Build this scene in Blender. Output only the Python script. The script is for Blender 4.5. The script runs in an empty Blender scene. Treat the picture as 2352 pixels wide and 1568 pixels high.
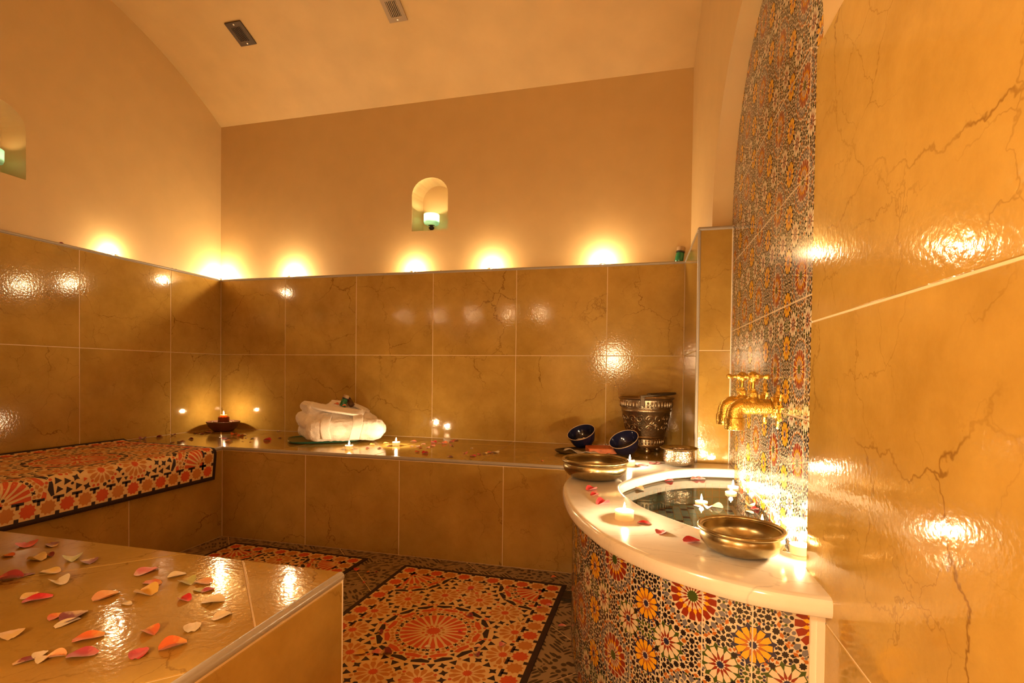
import bpy, bmesh, math, random
import numpy as np
from mathutils import Vector, Matrix, Euler

random.seed(11)
S = bpy.context.scene
COL = S.collection
PI = math.pi

# ------------------------------------------------------------------ camera
CAM_H = 0.8371
def camera_axes(yaw, pitch, roll):
    y, p, r = (math.radians(a) for a in (yaw, pitch, roll))
    fw = Vector((math.sin(y) * math.cos(p), math.cos(y) * math.cos(p), math.sin(p)))
    rt = Vector((math.cos(y), -math.sin(y), 0))
    up = rt.cross(fw)
    return math.cos(r) * rt + math.sin(r) * up, -math.sin(r) * rt + math.cos(r) * up, fw
RT, UP, FW = camera_axes(-14.0517, -0.8917, 0.682)
cam = bpy.data.cameras.new('camera')
cam.sensor_width = 36.0
cam.lens = 1167.03 / 2352 * 36
cam.shift_y = (874.875 - 784) / 2352
cam.clip_start = 0.02
cam_ob = bpy.data.objects.new('camera', cam)
COL.objects.link(cam_ob)
m = Matrix.Identity(4)
for i in range(3):
    m[i][0], m[i][1], m[i][2] = RT[i], UP[i], -FW[i]
m.translation = Vector((0, 0, CAM_H))
cam_ob.matrix_world = m
S.camera = cam_ob

# ------------------------------------------------------------------ world, exposure
w = bpy.data.worlds.new('world'); S.world = w; w.use_nodes = True
w.node_tree.nodes['Background'].inputs[0].default_value = (0.02, 0.012, 0.006, 1)
w.node_tree.nodes['Background'].inputs[1].default_value = 0.2
S.view_settings.view_transform = 'Standard'
S.view_settings.look = 'None'
S.view_settings.gamma = 1
S.view_settings.use_curve_mapping = False
S.view_settings.exposure = 1.6
S.cycles.use_denoising = True
S.cycles.caustics_reflective = False
S.cycles.caustics_refractive = False
S.cycles.sample_clamp_indirect = 6.0
S.cycles.max_bounces = 10
S.cycles.diffuse_bounces = 6
S.cycles.transparent_max_bounces = 16

FLAME_COL = (1.0, 0.73, 0.41)
P_LEDGE, P_TABLE, P_HIDDEN = 3.0, 1.85, 0.30      # candle powers (W)

# ------------------------------------------------------------------ geometry constants (metres)
XL, YB = -2.689, 2.796           # marble faces of left and back wall
PXL, PYB = -2.749, 2.856         # plaster faces above the ledge
ZCAP, ZJ, ZB = 1.432, 0.937, 0.45
XBF, YBF = -2.025, 2.117         # bench fronts
XP, YP, XZ, XR = 0.223, 2.173, 0.353, 0.303   # pilaster left face, pilaster front, mosaic wall, near right wall
YF = 0.44                        # front wall
ZS = 0.485                       # basin slab top
ZW = 0.447                       # water
VYC, VZC, VR = 1.648, 0.7295, 2.113
ARC_Y, ARC_Z, ARC_R = 1.622, 1.435, 0.578

# ------------------------------------------------------------------ material helpers
MATS = {}
def new_mat(name):
    mt = bpy.data.materials.new(name); mt.use_nodes = True
    MATS[name] = mt
    nt = mt.node_tree
    return mt, nt, nt.nodes['Principled BSDF'], nt.nodes.new, nt.links.new
def rgb(c): return (c[0], c[1], c[2], 1)
def simple(name, col, rough=0.5, metal=0.0, bump=0.0, bscale=60, spec=None, vary=0.0, **kw):
    mt, nt, b, N, L = new_mat(name)
    b.inputs['Base Color'].default_value = rgb(col)
    b.inputs['Roughness'].default_value = rough
    b.inputs['Metallic'].default_value = metal
    if spec is not None: b.inputs['Specular IOR Level'].default_value = spec
    for k, v in kw.items(): b.inputs[k.replace('_', ' ')].default_value = v
    tc = N('ShaderNodeTexCoord')
    if bump or vary:
        n = N('ShaderNodeTexNoise'); n.inputs['Scale'].default_value = bscale; n.inputs['Detail'].default_value = 4
        L(tc.outputs['Object'], n.inputs['Vector'])
    if bump:
        bp = N('ShaderNodeBump'); bp.inputs['Strength'].default_value = bump; bp.inputs['Distance'].default_value = 0.004
        L(n.outputs['Fac'], bp.inputs['Height']); L(bp.outputs['Normal'], b.inputs['Normal'])
    if vary:
        r = N('ShaderNodeValToRGB')
        r.color_ramp.elements[0].position = 0.3; r.color_ramp.elements[1].position = 0.7
        r.color_ramp.elements[0].color = rgb([c * (1 - vary) for c in col]); r.color_ramp.elements[1].color = rgb([min(1, c * (1 + vary)) for c in col])
        L(n.outputs['Fac'], r.inputs['Fac']); L(r.outputs['Color'], b.inputs['Base Color'])
    return mt

def marble(name, c1, c2, vein, rough, vscale=2.0, amount=0.8, bump=0.03, stretch=(1, 1, 1), bscale=70):
    mt, nt, b, N, L = new_mat(name)
    tc = N('ShaderNodeTexCoord'); oi = N('ShaderNodeObjectInfo')
    mul = N('ShaderNodeVectorMath'); mul.operation = 'MULTIPLY'; mul.inputs[1].default_value = (37.0, 91.0, 53.0)
    L(oi.outputs['Random'], mul.inputs[0])
    add = N('ShaderNodeVectorMath'); L(tc.outputs['Object'], add.inputs[0]); L(mul.outputs[0], add.inputs[1])
    mp = N('ShaderNodeMapping'); mp.inputs['Scale'].default_value = stretch; L(add.outputs[0], mp.inputs['Vector'])
    wn = N('ShaderNodeTexNoise'); wn.inputs['Scale'].default_value = 3.2; wn.inputs['Detail'].default_value = 6; wn.inputs['Roughness'].default_value = 0.62
    L(mp.outputs[0], wn.inputs['Vector'])
    sc = N('ShaderNodeVectorMath'); sc.operation = 'SCALE'; sc.inputs['Scale'].default_value = 0.28; L(wn.outputs['Color'], sc.inputs[0])
    wa = N('ShaderNodeVectorMath'); L(mp.outputs[0], wa.inputs[0]); L(sc.outputs[0], wa.inputs[1])
    masks = []
    for k, (s, wdt, st) in enumerate(((vscale, 0.011, 1.0), (vscale * 2.4, 0.016, 0.5))):
        v = N('ShaderNodeTexVoronoi'); v.feature = 'DISTANCE_TO_EDGE'; v.inputs['Scale'].default_value = s
        L(wa.outputs[0], v.inputs['Vector'])
        r = N('ShaderNodeMapRange'); r.inputs['From Min'].default_value = 0; r.inputs['From Max'].default_value = wdt
        r.inputs['To Min'].default_value = st; r.inputs['To Max'].default_value = 0; r.interpolation_type = 'SMOOTHSTEP'
        L(v.outputs['Distance'], r.inputs['Value'])
        g = N('ShaderNodeTexNoise'); g.inputs['Scale'].default_value = 3.4 + k * 2; g.inputs['Detail'].default_value = 3
        L(add.outputs[0], g.inputs['Vector'])
        gr = N('ShaderNodeMapRange'); gr.inputs['From Min'].default_value = 0.42; gr.inputs['From Max'].default_value = 0.62
        L(g.outputs['Fac'], gr.inputs['Value'])
        mm = N('ShaderNodeMath'); mm.operation = 'MULTIPLY'; L(r.outputs[0], mm.inputs[0]); L(gr.outputs[0], mm.inputs[1])
        masks.append(mm)
    mx = N('ShaderNodeMath'); mx.operation = 'MAXIMUM'; L(masks[0].outputs[0], mx.inputs[0]); L(masks[1].outputs[0], mx.inputs[1])
    am = N('ShaderNodeMath'); am.operation = 'MULTIPLY'; am.inputs[1].default_value = amount; L(mx.outputs[0], am.inputs[0])
    mo = N('ShaderNodeTexNoise'); mo.inputs['Scale'].default_value = 5; mo.inputs['Detail'].default_value = 8; mo.inputs['Roughness'].default_value = 0.65
    L(mp.outputs[0], mo.inputs['Vector'])
    ramp = N('ShaderNodeValToRGB'); ramp.color_ramp.elements[0].position = 0.32; ramp.color_ramp.elements[1].position = 0.68
    ramp.color_ramp.elements[0].color = rgb(c1); ramp.color_ramp.elements[1].color = rgb(c2)
    L(mo.outputs['Fac'], ramp.inputs['Fac'])
    mix = N('ShaderNodeMix'); mix.data_type = 'RGBA'; mix.inputs['B'].default_value = rgb(vein)
    L(am.outputs[0], mix.inputs['Factor']); L(ramp.outputs['Color'], mix.inputs['A']); L(mix.outputs['Result'], b.inputs['Base Color'])
    b.inputs['Roughness'].default_value = rough
    bn = N('ShaderNodeTexNoise'); bn.inputs['Scale'].default_value = bscale; bn.inputs['Detail'].default_value = 2
    L(add.outputs[0], bn.inputs['Vector'])
    bp = N('ShaderNodeBump'); bp.inputs['Strength'].default_value = bump; bp.inputs['Distance'].default_value = 0.003
    L(bn.outputs['Fac'], bp.inputs['Height']); L(bp.outputs['Normal'], b.inputs['Normal'])
    return mt

marble('cream_marble', (0.335, 0.195, 0.036), (0.46, 0.29, 0.066), (0.15, 0.06, 0.008), 0.085, vscale=3.0, amount=0.72, bump=0.09, bscale=110)
marble('white_marble', (0.74, 0.70, 0.62), (0.84, 0.80, 0.73), (0.45, 0.42, 0.38), 0.12, vscale=1.6, amount=0.45, bump=0.02, stretch=(1, 3.0, 1))
simple('grout', (0.72, 0.56, 0.34), 0.6, bump=0.1, bscale=200)
simple('plaster', (0.58, 0.42, 0.20), 0.5, bump=0.08, bscale=9, vary=0.03)
simple('vault_plaster', (0.56, 0.39, 0.17), 0.55, bump=0.10, bscale=6, vary=0.06)
simple('trim_metal', (0.36, 0.32, 0.27), 0.25, bump=0.08, bscale=150)
simple('caulk', (0.85, 0.78, 0.66), 0.5)
simple('brass', (0.40, 0.32, 0.17), 0.27, 1.0, bump=0.06, bscale=60, vary=0.15)
simple('gold_brass', (0.80, 0.54, 0.12), 0.26, 1.0, bump=0.0)
simple('silver', (0.50, 0.42, 0.32), 0.25, 1.0, bump=0.0)
simple('antique', (0.38, 0.29, 0.19), 0.36, 1.0, bump=0.0)
simple('dark_metal', (0.10, 0.075, 0.05), 0.35, 0.8)
simple('navy_glaze', (0.012, 0.012, 0.035), 0.08)
simple('bowl_rim', (0.45, 0.32, 0.2), 0.3)
simple('salt', (0.72, 0.66, 0.58), 0.7, bump=0.5, bscale=120)
simple('terracotta', (0.13, 0.045, 0.025), 0.45, bump=0.2, bscale=60)
simple('pebble', (0.42, 0.30, 0.2), 0.5, vary=0.4, bscale=30)
simple('terry', (0.84, 0.76, 0.68), 0.95, bump=0.7, bscale=220, Sheen_Weight=0.4)
simple('terry_seam', (0.55, 0.42, 0.33), 0.95)
simple('green_glaze', (0.03, 0.10, 0.06), 0.12)
simple('green_glass', (0.02, 0.14, 0.06), 0.12)
simple('amber_glass', (0.09, 0.035, 0.012), 0.1)
simple('cap_black', (0.03, 0.022, 0.02), 0.4)
simple('cork', (0.32, 0.2, 0.09), 0.6, bump=0.2)
simple('orange_soap', (0.55, 0.13, 0.025), 0.55, bump=0.3, bscale=50, vary=0.25)
simple('grey_cloth', (0.42, 0.36, 0.29), 0.9, bump=0.5, bscale=160)
simple('aluminium', (0.75, 0.72, 0.66), 0.3, 0.9)
simple('wick', (0.03, 0.02, 0.02), 0.9)
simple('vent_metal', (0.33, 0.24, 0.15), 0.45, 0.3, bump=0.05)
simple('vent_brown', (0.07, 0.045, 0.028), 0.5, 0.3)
simple('vent_dark', (0.02, 0.014, 0.01), 0.7)
simple('iron', (0.03, 0.028, 0.026), 0.45, 0.5)

def relief(name, kind, strength, scale):
    """embossed / engraved relief on a metal"""
    mt = MATS[name]; nt = mt.node_tree; N = nt.nodes.new; L = nt.links.new; b = nt.nodes['Principled BSDF']
    tc = N('ShaderNodeTexCoord')
    wn = N('ShaderNodeTexNoise'); wn.inputs['Scale'].default_value = scale * 0.5; L(tc.outputs['Object'], wn.inputs['Vector'])
    sc = N('ShaderNodeVectorMath'); sc.operation = 'SCALE'; sc.inputs['Scale'].default_value = 0.6 / scale * 4; L(wn.outputs['Color'], sc.inputs[0])
    ad = N('ShaderNodeVectorMath'); L(tc.outputs['Object'], ad.inputs[0]); L(sc.outputs[0], ad.inputs[1])
    v = N('ShaderNodeTexVoronoi'); v.feature = kind; v.inputs['Scale'].default_value = scale; L(ad.outputs[0], v.inputs['Vector'])
    sn = N('ShaderNodeMath'); sn.operation = 'SINE'
    mu = N('ShaderNodeMath'); mu.operation = 'MULTIPLY'; mu.inputs[1].default_value = 22; L(v.outputs['Distance'], mu.inputs[0]); L(mu.outputs[0], sn.inputs[0])
    bp = N('ShaderNodeBump'); bp.inputs['Strength'].default_value = strength; bp.inputs['Distance'].default_value = 0.003
    L(sn.outputs[0], bp.inputs['Height']); L(bp.outputs['Normal'], b.inputs['Normal'])
relief('gold_brass', 'F1', 0.12, 70)
relief('silver', 'F1', 0.25, 55)
relief('antique', 'F1', 0.10, 40)

# translucent / emissive materials
def flame_mat(name, col, strength):
    mt, nt, b, N, L = new_mat(name); nt.nodes.remove(b)
    e = N('ShaderNodeEmission'); e.inputs['Color'].default_value = rgb(col); e.inputs['Strength'].default_value = strength
    t = N('ShaderNodeBsdfTransparent'); a = N('ShaderNodeAddShader')
    L(e.outputs[0], a.inputs[0]); L(t.outputs[0], a.inputs[1]); L(a.outputs[0], nt.nodes['Material Output'].inputs['Surface'])
flame_mat('flame', (1.0, 0.62, 0.28), 60)
flame_mat('fill_glow', (1.0, 0.6, 0.28), 12)
def translucent(name, col, tcol, f):
    mt, nt, b, N, L = new_mat(name)
    b.inputs['Base Color'].default_value = rgb(col); b.inputs['Roughness'].default_value = 0.35
    t = N('ShaderNodeBsdfTranslucent'); t.inputs['Color'].default_value = rgb(tcol)
    mx = N('ShaderNodeMixShader'); mx.inputs[0].default_value = f
    L(b.outputs[0], mx.inputs[1]); L(t.outputs[0], mx.inputs[2]); L(mx.outputs[0], nt.nodes['Material Output'].inputs['Surface'])
translucent('wax', (0.88, 0.80, 0.68), (0.9, 0.75, 0.55), 0.4)
translucent('teal_glass', (0.36, 0.62, 0.60), (0.58, 0.88, 0.84), 0.55)
translucent('amber_cup', (0.30, 0.10, 0.03), (0.5, 0.15, 0.03), 0.4)
def clear(name, tint, ior, rough=0.0):
    mt, nt, b, N, L = new_mat(name); nt.nodes.remove(b)
    t = N('ShaderNodeBsdfTransparent'); t.inputs['Color'].default_value = rgb(tint)
    g = N('ShaderNodeBsdfGlossy'); g.inputs['Roughness'].default_value = rough
    f = N('ShaderNodeFresnel'); f.inputs['IOR'].default_value = ior
    mx = N('ShaderNodeMixShader'); L(f.outputs[0], mx.inputs[0]); L(t.outputs[0], mx.inputs[1]); L(g.outputs[0], mx.inputs[2])
    L(mx.outputs[0], nt.nodes['Material Output'].inputs['Surface'])
clear('clear_water', (0.94, 0.97, 0.97), 1.333)
clear('clear_glass', (0.97, 0.97, 0.96), 1.45)
nt = MATS['clear_glass'].node_tree
lw = nt.nodes.new('ShaderNodeLayerWeight'); lw.inputs['Blend'].default_value = 0.25
pw = nt.nodes.new('ShaderNodeMath'); pw.operation = 'MULTIPLY'; pw.inputs[1].default_value = 0.45
nt.links.new(lw.outputs['Facing'], pw.inputs[0])
nt.links.new(pw.outputs[0], [n_ for n_ in nt.nodes if n_.type == 'MIX_SHADER'][0].inputs[0])

# glazed print colours
PRINT = {'cream': (0.70, 0.60, 0.44), 'black': (0.018, 0.012, 0.012), 'yellow': (0.78, 0.40, 0.02), 'orange': (0.45, 0.14, 0.02),
         'red': (0.26, 0.03, 0.012), 'navy': (0.022, 0.022, 0.07), 'green': (0.055, 0.085, 0.016), 'grey': (0.17, 0.165, 0.19)}
for k, c in PRINT.items(): simple('glaze_' + k, c, 0.12)
MATC = {'cream': (0.78, 0.56, 0.27), 'black': (0.03, 0.013, 0.012), 'red': (0.62, 0.095, 0.02), 'orange': (0.56, 0.23, 0.05)}
for k, c in MATC.items(): simple('mat_' + k, c, 0.75, bump=0.15, bscale=400)
PET = {'e': ('red', (0.55, 0.008, 0.02), (0.75, 0.05, 0.06)), 'r': ('dark red', (0.20, 0.006, 0.015), (0.62, 0.40, 0.18)), 'o': ('orange', (0.66, 0.14, 0.03), (0.70, 0.32, 0.08)),
       'p': ('pink', (0.66, 0.16, 0.17), (0.75, 0.40, 0.30)), 'c': ('cream', (0.74, 0.63, 0.42), (0.78, 0.66, 0.5)), 'y': ('yellow', (0.70, 0.46, 0.10), (0.74, 0.50, 0.25)),
       'g': ('pale green', (0.46, 0.46, 0.15), (0.60, 0.50, 0.2)), 'm': ('magenta', (0.42, 0.05, 0.09), (0.58, 0.15, 0.16)), 'h': ('peach', (0.74, 0.36, 0.16), (0.78, 0.48, 0.25))}
for k, (nm, c, c2) in PET.items():
    mt, nt, b, N, L = new_mat('petal_' + k)
    tc = N('ShaderNodeTexCoord'); sx = N('ShaderNodeSeparateXYZ'); L(tc.outputs['Object'], sx.inputs[0])
    n = N('ShaderNodeTexNoise'); n.inputs['Scale'].default_value = 4; L(tc.outputs['Object'], n.inputs['Vector'])
    ad = N('ShaderNodeMath'); L(sx.outputs['X'], ad.inputs[0]); L(n.outputs['Fac'], ad.inputs[1])
    r = N('ShaderNodeValToRGB'); r.color_ramp.elements[0].position = 0.15; r.color_ramp.elements[1].position = 0.45
    r.color_ramp.elements[0].color = rgb(c2); r.color_ramp.elements[1].color = rgb(c)
    L(ad.outputs[0], r.inputs['Fac']); L(r.outputs['Color'], b.inputs['Base Color'])
    b.inputs['Roughness'].default_value = 0.5; b.inputs['Sheen Weight'].default_value = 0.3
for i, c in enumerate(((0.50, 0.78, 0.84), (0.62, 0.84, 0.84), (0.40, 0.68, 0.80), (0.20, 0.14, 0.20))):
    simple('pool_tile_%d' % i, c, 0.1)

# floor tile: printed pebble-like strokes and dots
mt, nt, b, N, L = new_mat('floor_tile')
tc = N('ShaderNodeTexCoord')
mpn = N('ShaderNodeMapping'); mpn.inputs['Rotation'].default_value = (0, 0, PI / 4); L(tc.outputs['Object'], mpn.inputs['Vector'])
ck = N('ShaderNodeTexVoronoi'); ck.inputs['Scale'].default_value = 9; ck.distance = 'CHEBYCHEV'; L(mpn.outputs[0], ck.inputs['Vector'])
outs = []
for k, sc in enumerate(((70, 20, 1), (20, 70, 1), (38, 38, 1))):
    mq = N('ShaderNodeMapping'); mq.inputs['Scale'].default_value = sc; L(mpn.outputs[0], mq.inputs['Vector'])
    v = N('ShaderNodeTexVoronoi'); v.inputs['Scale'].default_value = 1.0; v.inputs['Randomness'].default_value = 0.7; v.voronoi_dimensions = '2D'; L(mq.outputs[0], v.inputs['Vector'])
    r = N('ShaderNodeMapRange'); r.inputs['From Min'].default_value = 0.28; r.inputs['From Max'].default_value = 0.36; L(v.outputs['Distance'], r.inputs['Value'])
    outs.append(r)
sp = N('ShaderNodeSeparateColor'); L(ck.outputs['Color'], sp.inputs[0])
g1 = N('ShaderNodeMath'); g1.operation = 'GREATER_THAN'; g1.inputs[1].default_value = 0.38; L(sp.outputs[0], g1.inputs[0])
g2 = N('ShaderNodeMath'); g2.operation = 'GREATER_THAN'; g2.inputs[1].default_value = 0.70; L(sp.outputs[0], g2.inputs[0])
m1 = N('ShaderNodeMix'); L(g1.outputs[0], m1.inputs['Factor']); L(outs[0].outputs[0], m1.inputs['A']); L(outs[1].outputs[0], m1.inputs['B'])
m2 = N('ShaderNodeMix'); L(g2.outputs[0], m2.inputs['Factor']); L(m1.outputs['Result'], m2.inputs['A']); L(outs[2].outputs[0], m2.inputs['B'])
mc = N('ShaderNodeMix'); mc.data_type = 'RGBA'; mc.inputs['A'].default_value = (0.055, 0.034, 0.02, 1); mc.inputs['B'].default_value = (0.31, 0.23, 0.145, 1)
L(m2.outputs['Result'], mc.inputs['Factor']); L(mc.outputs['Result'], b.inputs['Base Color']); b.inputs['Roughness'].default_value = 0.4
bp = N('ShaderNodeBump'); bp.inputs['Strength'].default_value = 0.3; bp.inputs['Distance'].default_value = 0.002; L(m2.outputs['Result'], bp.inputs['Height']); L(bp.outputs['Normal'], b.inputs['Normal'])

# ------------------------------------------------------------------ object helpers
def link(o, parent=None):
    COL.objects.link(o)
    if parent is not None: o.parent = parent
    return o
def tag(o, label=None, cat=None, group=None, kind=None):
    if label: o['label'] = label
    if cat: o['category'] = cat
    if group: o['group'] = group
    if kind: o['kind'] = kind
    return o
def empty(name, loc=(0, 0, 0), rotz=0.0, parent=None):
    o = bpy.data.objects.new(name, None); o.empty_display_size = 0.05
    o.location = loc; o.rotation_euler = (0, 0, rotz)
    return link(o, parent)
def thing(name, label, cat, loc=(0, 0, 0), rotz=0.0, group=None):
    return tag(empty(name, loc, rotz), label, cat, group)
def mesh(name, verts, faces, mats, idx=None, smooth=False):
    me = bpy.data.meshes.new(name); me.from_pydata([tuple(v) for v in verts], [], faces)
    for mm in (mats if isinstance(mats, (list, tuple)) else [mats]): me.materials.append(MATS[mm])
    if idx: me.polygons.foreach_set('material_index', idx)
    if smooth: me.polygons.foreach_set('use_smooth', [True] * len(me.polygons))
    me.update(); return me
def obj(name, me, parent=None, loc=(0, 0, 0), rot=(0, 0, 0)):
    o = bpy.data.objects.new(name, me); o.location = loc; o.rotation_euler = rot
    return link(o, parent)
def from_bm(name, bm, mats, smooth=False, angle=None):
    me = bpy.data.meshes.new(name); bmesh.ops.recalc_face_normals(bm, faces=bm.faces[:]); bm.to_mesh(me); bm.free()
    for mm in (mats if isinstance(mats, (list, tuple)) else [mats]): me.materials.append(MATS[mm])
    if smooth:
        me.polygons.foreach_set('use_smooth', [True] * len(me.polygons))
        if angle: me.set_sharp_from_angle(angle=angle)
    return me
def box_bm(bm, c, h, rot=None, bevel=0.0, seg=2):
    r = bmesh.ops.create_cube(bm, size=2.0)
    vs = r['verts']
    M4 = Matrix.Translation(c) @ (rot.to_matrix().to_4x4() if rot else Matrix.Identity(4)) @ Matrix.Diagonal((h[0], h[1], h[2], 1))
    bmesh.ops.transform(bm, matrix=M4, verts=vs)
    if bevel:
        es = list({e for v in vs for e in v.link_edges})
        bmesh.ops.bevel(bm, geom=es, offset=bevel, segments=seg, affect='EDGES', profile=0.5)
def box_me(name, c, h, mat, bevel=0.0, rot=None):
    bm = bmesh.new(); box_bm(bm, Vector(c), h, rot, bevel); return from_bm(name, bm, mat)
def lathe_bm(bm, prof, seg=32, M4=None, cap=True):
    rings = []
    for (r, z) in prof:
        if r < 1e-6: rings.append([bm.verts.new((0, 0, z))])
        else: rings.append([bm.verts.new((r * math.cos(2 * PI * k / seg), r * math.sin(2 * PI * k / seg), z)) for k in range(seg)])
    for a, b_ in zip(rings, rings[1:]):
        for k in range(seg):
            k2 = (k + 1) % seg
            if len(a) == 1 and len(b_) == 1: continue
            if len(a) == 1: bm.faces.new((a[0], b_[k], b_[k2]))
            elif len(b_) == 1: bm.faces.new((a[k], a[k2], b_[0]))
            else: bm.faces.new((a[k], a[k2], b_[k2], b_[k]))
    if M4 is not None: bmesh.ops.transform(bm, matrix=M4, verts=[v for r in rings for v in r])
def lathe(name, prof, mat, seg=32, M4=None, angle=0.7):
    bm = bmesh.new(); lathe_bm(bm, prof, seg, M4); return from_bm(name, bm, mat, True, angle)
def tube_bm(bm, pts, rad, seg=12, closed=False):
    pts = [Vector(p) for p in pts]; n = len(pts); rings = []
    prev = None
    for i, p in enumerate(pts):
        if closed: t = pts[(i + 1) % n] - pts[i - 1]
        else: t = pts[min(i + 1, n - 1)] - pts[max(i - 1, 0)]
        t.normalize()
        u = prev - t * prev.dot(t) if prev else (Vector((0, 0, 1)).cross(t) if abs(t.z) < 0.9 else Vector((1, 0, 0)).cross(t))
        u.normalize(); prev = u; v = t.cross(u)
        r = rad[i] if isinstance(rad, (list, tuple)) else rad
        rings.append([bm.verts.new(p + u * r * math.cos(2 * PI * k / seg) + v * r * math.sin(2 * PI * k / seg)) for k in range(seg)])
    for a, b_ in list(zip(rings, rings[1:])) + ([(rings[-1], rings[0])] if closed else []):
        for k in range(seg): bm.faces.new((a[k], a[(k + 1) % seg], b_[(k + 1) % seg], b_[k]))
    if not closed:
        bm.faces.new(rings[0][::-1]); bm.faces.new(rings[-1])
def tube(name, pts, rad, mat, seg=12, closed=False):
    bm = bmesh.new(); tube_bm(bm, pts, rad, seg, closed); return from_bm(name, bm, mat, True, 0.8)
def catmull(P, n=8):
    out = []
    for i in range(len(P) - 1):
        p0, p1, p2, p3 = P[max(i - 1, 0)], P[i], P[i + 1], P[min(i + 2, len(P) - 1)]
        for k in range(n):
            t = k / n
            out.append(tuple(0.5 * (2 * b_ + (c - a) * t + (2 * a - 5 * b_ + 4 * c - d) * t * t + (3 * b_ - a - 3 * c + d) * t ** 3) for a, b_, c, d in zip(p0, p1, p2, p3)))
    out.append(tuple(P[-1])); return out

# polygons in 2-D
def area2(p): return sum(p[i][0] * p[(i + 1) % len(p)][1] - p[(i + 1) % len(p)][0] * p[i][1] for i in range(len(p)))
def clip(poly, clipper):
    out = list(poly)
    for i in range(len(clipper)):
        ax, ay = clipper[i]; bx, by = clipper[(i + 1) % len(clipper)]
        inp, out = out, []
        if not inp: return []
        side = lambda p: (bx - ax) * (p[1] - ay) - (by - ay) * (p[0] - ax)
        for k in range(len(inp)):
            P, Q = inp[k], inp[(k + 1) % len(inp)]; sp_, sq = side(P), side(Q)
            if sp_ >= 0: out.append(P)
            if (sp_ >= 0) != (sq >= 0):
                t = sp_ / (sp_ - sq); out.append((P[0] + t * (Q[0] - P[0]), P[1] + t * (Q[1] - P[1])))
    q = []
    for pnt in out:
        if not q or math.dist(pnt, q[-1]) > 1e-6: q.append(pnt)
    if len(q) > 1 and math.dist(q[0], q[-1]) < 1e-6: q.pop()
    return q if len(q) >= 3 and abs(area2(q)) > 1e-9 else []
def rect(x0, x1, y0, y1): return [(x0, y0), (x1, y0), (x1, y1), (x0, y1)]
def inset(poly, d):
    n = len(poly); out = []
    for i in range(n):
        a, b_, c = Vector(poly[i - 1]), Vector(poly[i]), Vector(poly[(i + 1) % n])
        e1 = (b_ - a); e2 = (c - b_)
        if e1.length < 1e-9 or e2.length < 1e-9: out.append(tuple(b_)); continue
        e1.normalize(); e2.normalize()
        n1 = Vector((-e1.y, e1.x)); n2 = Vector((-e2.y, e2.x)); h = n1 + n2
        k = max(0.35, (1 + n1.dot(n2)))
        out.append(tuple(b_ + h * (d / k)))
    return out
TILE_CACHE = {}
def tile(parent, poly, O, ex, ey, mat, thick=0.006, gap=0.0016, bevel=0.0010, name='tile'):
    """one tile: polygon in the (ex, ey) plane at O, its face `thick` above that plane"""
    ex, ey, O = Vector(ex), Vector(ey), Vector(O); en = ex.cross(ey)
    if area2(poly) < 0: poly = poly[::-1]
    poly = inset(poly, gap)
    cx = sum(p[0] for p in poly) / len(poly); cy = sum(p[1] for p in poly) / len(poly)
    key = (mat, tuple((round(p[0] - cx, 4), round(p[1] - cy, 4)) for p in poly), tuple(ex), tuple(ey), thick)
    if key not in TILE_CACHE:
        loc = [(p[0] - cx, p[1] - cy) for p in poly]; n = len(loc); ins = inset(loc, bevel)
        vs = [ex * p[0] + ey * p[1] for p in loc] + [ex * p[0] + ey * p[1] + en * (thick - bevel) for p in loc] + [ex * p[0] + ey * p[1] + en * thick for p in ins]
        fs = []
        for k in range(n):
            k2 = (k + 1) % n
            fs += [(k, k2, n + k2, n + k), (n + k, n + k2, 2 * n + k2, 2 * n + k)]
        fs += [tuple(range(2 * n, 3 * n)), tuple(range(n))[::-1]]
        TILE_CACHE[key] = mesh(name, vs, fs, mat)
    return obj(name, TILE_CACHE[key], parent, O + ex * cx + ey * cy)
def tile_grid(parent, xs, ys, O, ex, ey, mat, clipper=None, **kw):
    for x0, x1 in zip(xs, xs[1:]):
        for y0, y1 in zip(ys, ys[1:]):
            p = rect(x0, x1, y0, y1)
            if clipper: p = clip(p, clipper)
            if p: tile(parent, p, O, ex, ey, mat, **kw)
def struct(name, me, label, parent=None):
    o = obj(name, me, parent)
    if parent is None: tag(o, label, None, None, 'structure')
    return o

# ================================================================== THE ROOM
# ---- floor
floor = struct('floor', box_me('floor', ((-1.2, 0.6, -0.0512)), (1.62, 2.35, 0.05), 'grout'), 'floor of beige pebble-patterned tiles laid diagonally')
c45 = math.cos(PI / 4)
def diag_tiles(parent, region, a0, b0, step, z, mat, thick=0.006, name='tile'):
    """square tiles turned 45 deg: joints on x+y = a0+k*step and y-x = b0+k*step, clipped to a rectangle"""
    xs = [p[0] for p in region]; ys = [p[1] for p in region]
    k0 = int((min(xs) + min(ys) - a0) / step) - 2; k1 = int((max(xs) + max(ys) - a0) / step) + 2
    l0 = int((min(ys) - max(xs) - b0) / step) - 2; l1 = int((max(ys) - min(xs) - b0) / step) + 2
    for i in range(k0, k1):
        for j in range(l0, l1):
            q = []
            for (s, d) in ((i, j), (i + 1, j), (i + 1, j + 1), (i, j + 1)):
                a, b_ = a0 + s * step, b0 + d * step; q.append(((a - b_) / 2, (a + b_) / 2))
            if area2(q) < 0: q = q[::-1]
            q = clip(q, region)
            if q and abs(area2(q)) > 0.001: tile(parent, q, (0, 0, z), (1, 0, 0), (0, 1, 0), mat, thick=thick, name=name, gap=0.0016)
diag_tiles(floor, rect(XBF, XR, 0.45, YBF), 0.76, 1.575, 0.63, -0.006, 'floor_tile')

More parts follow.
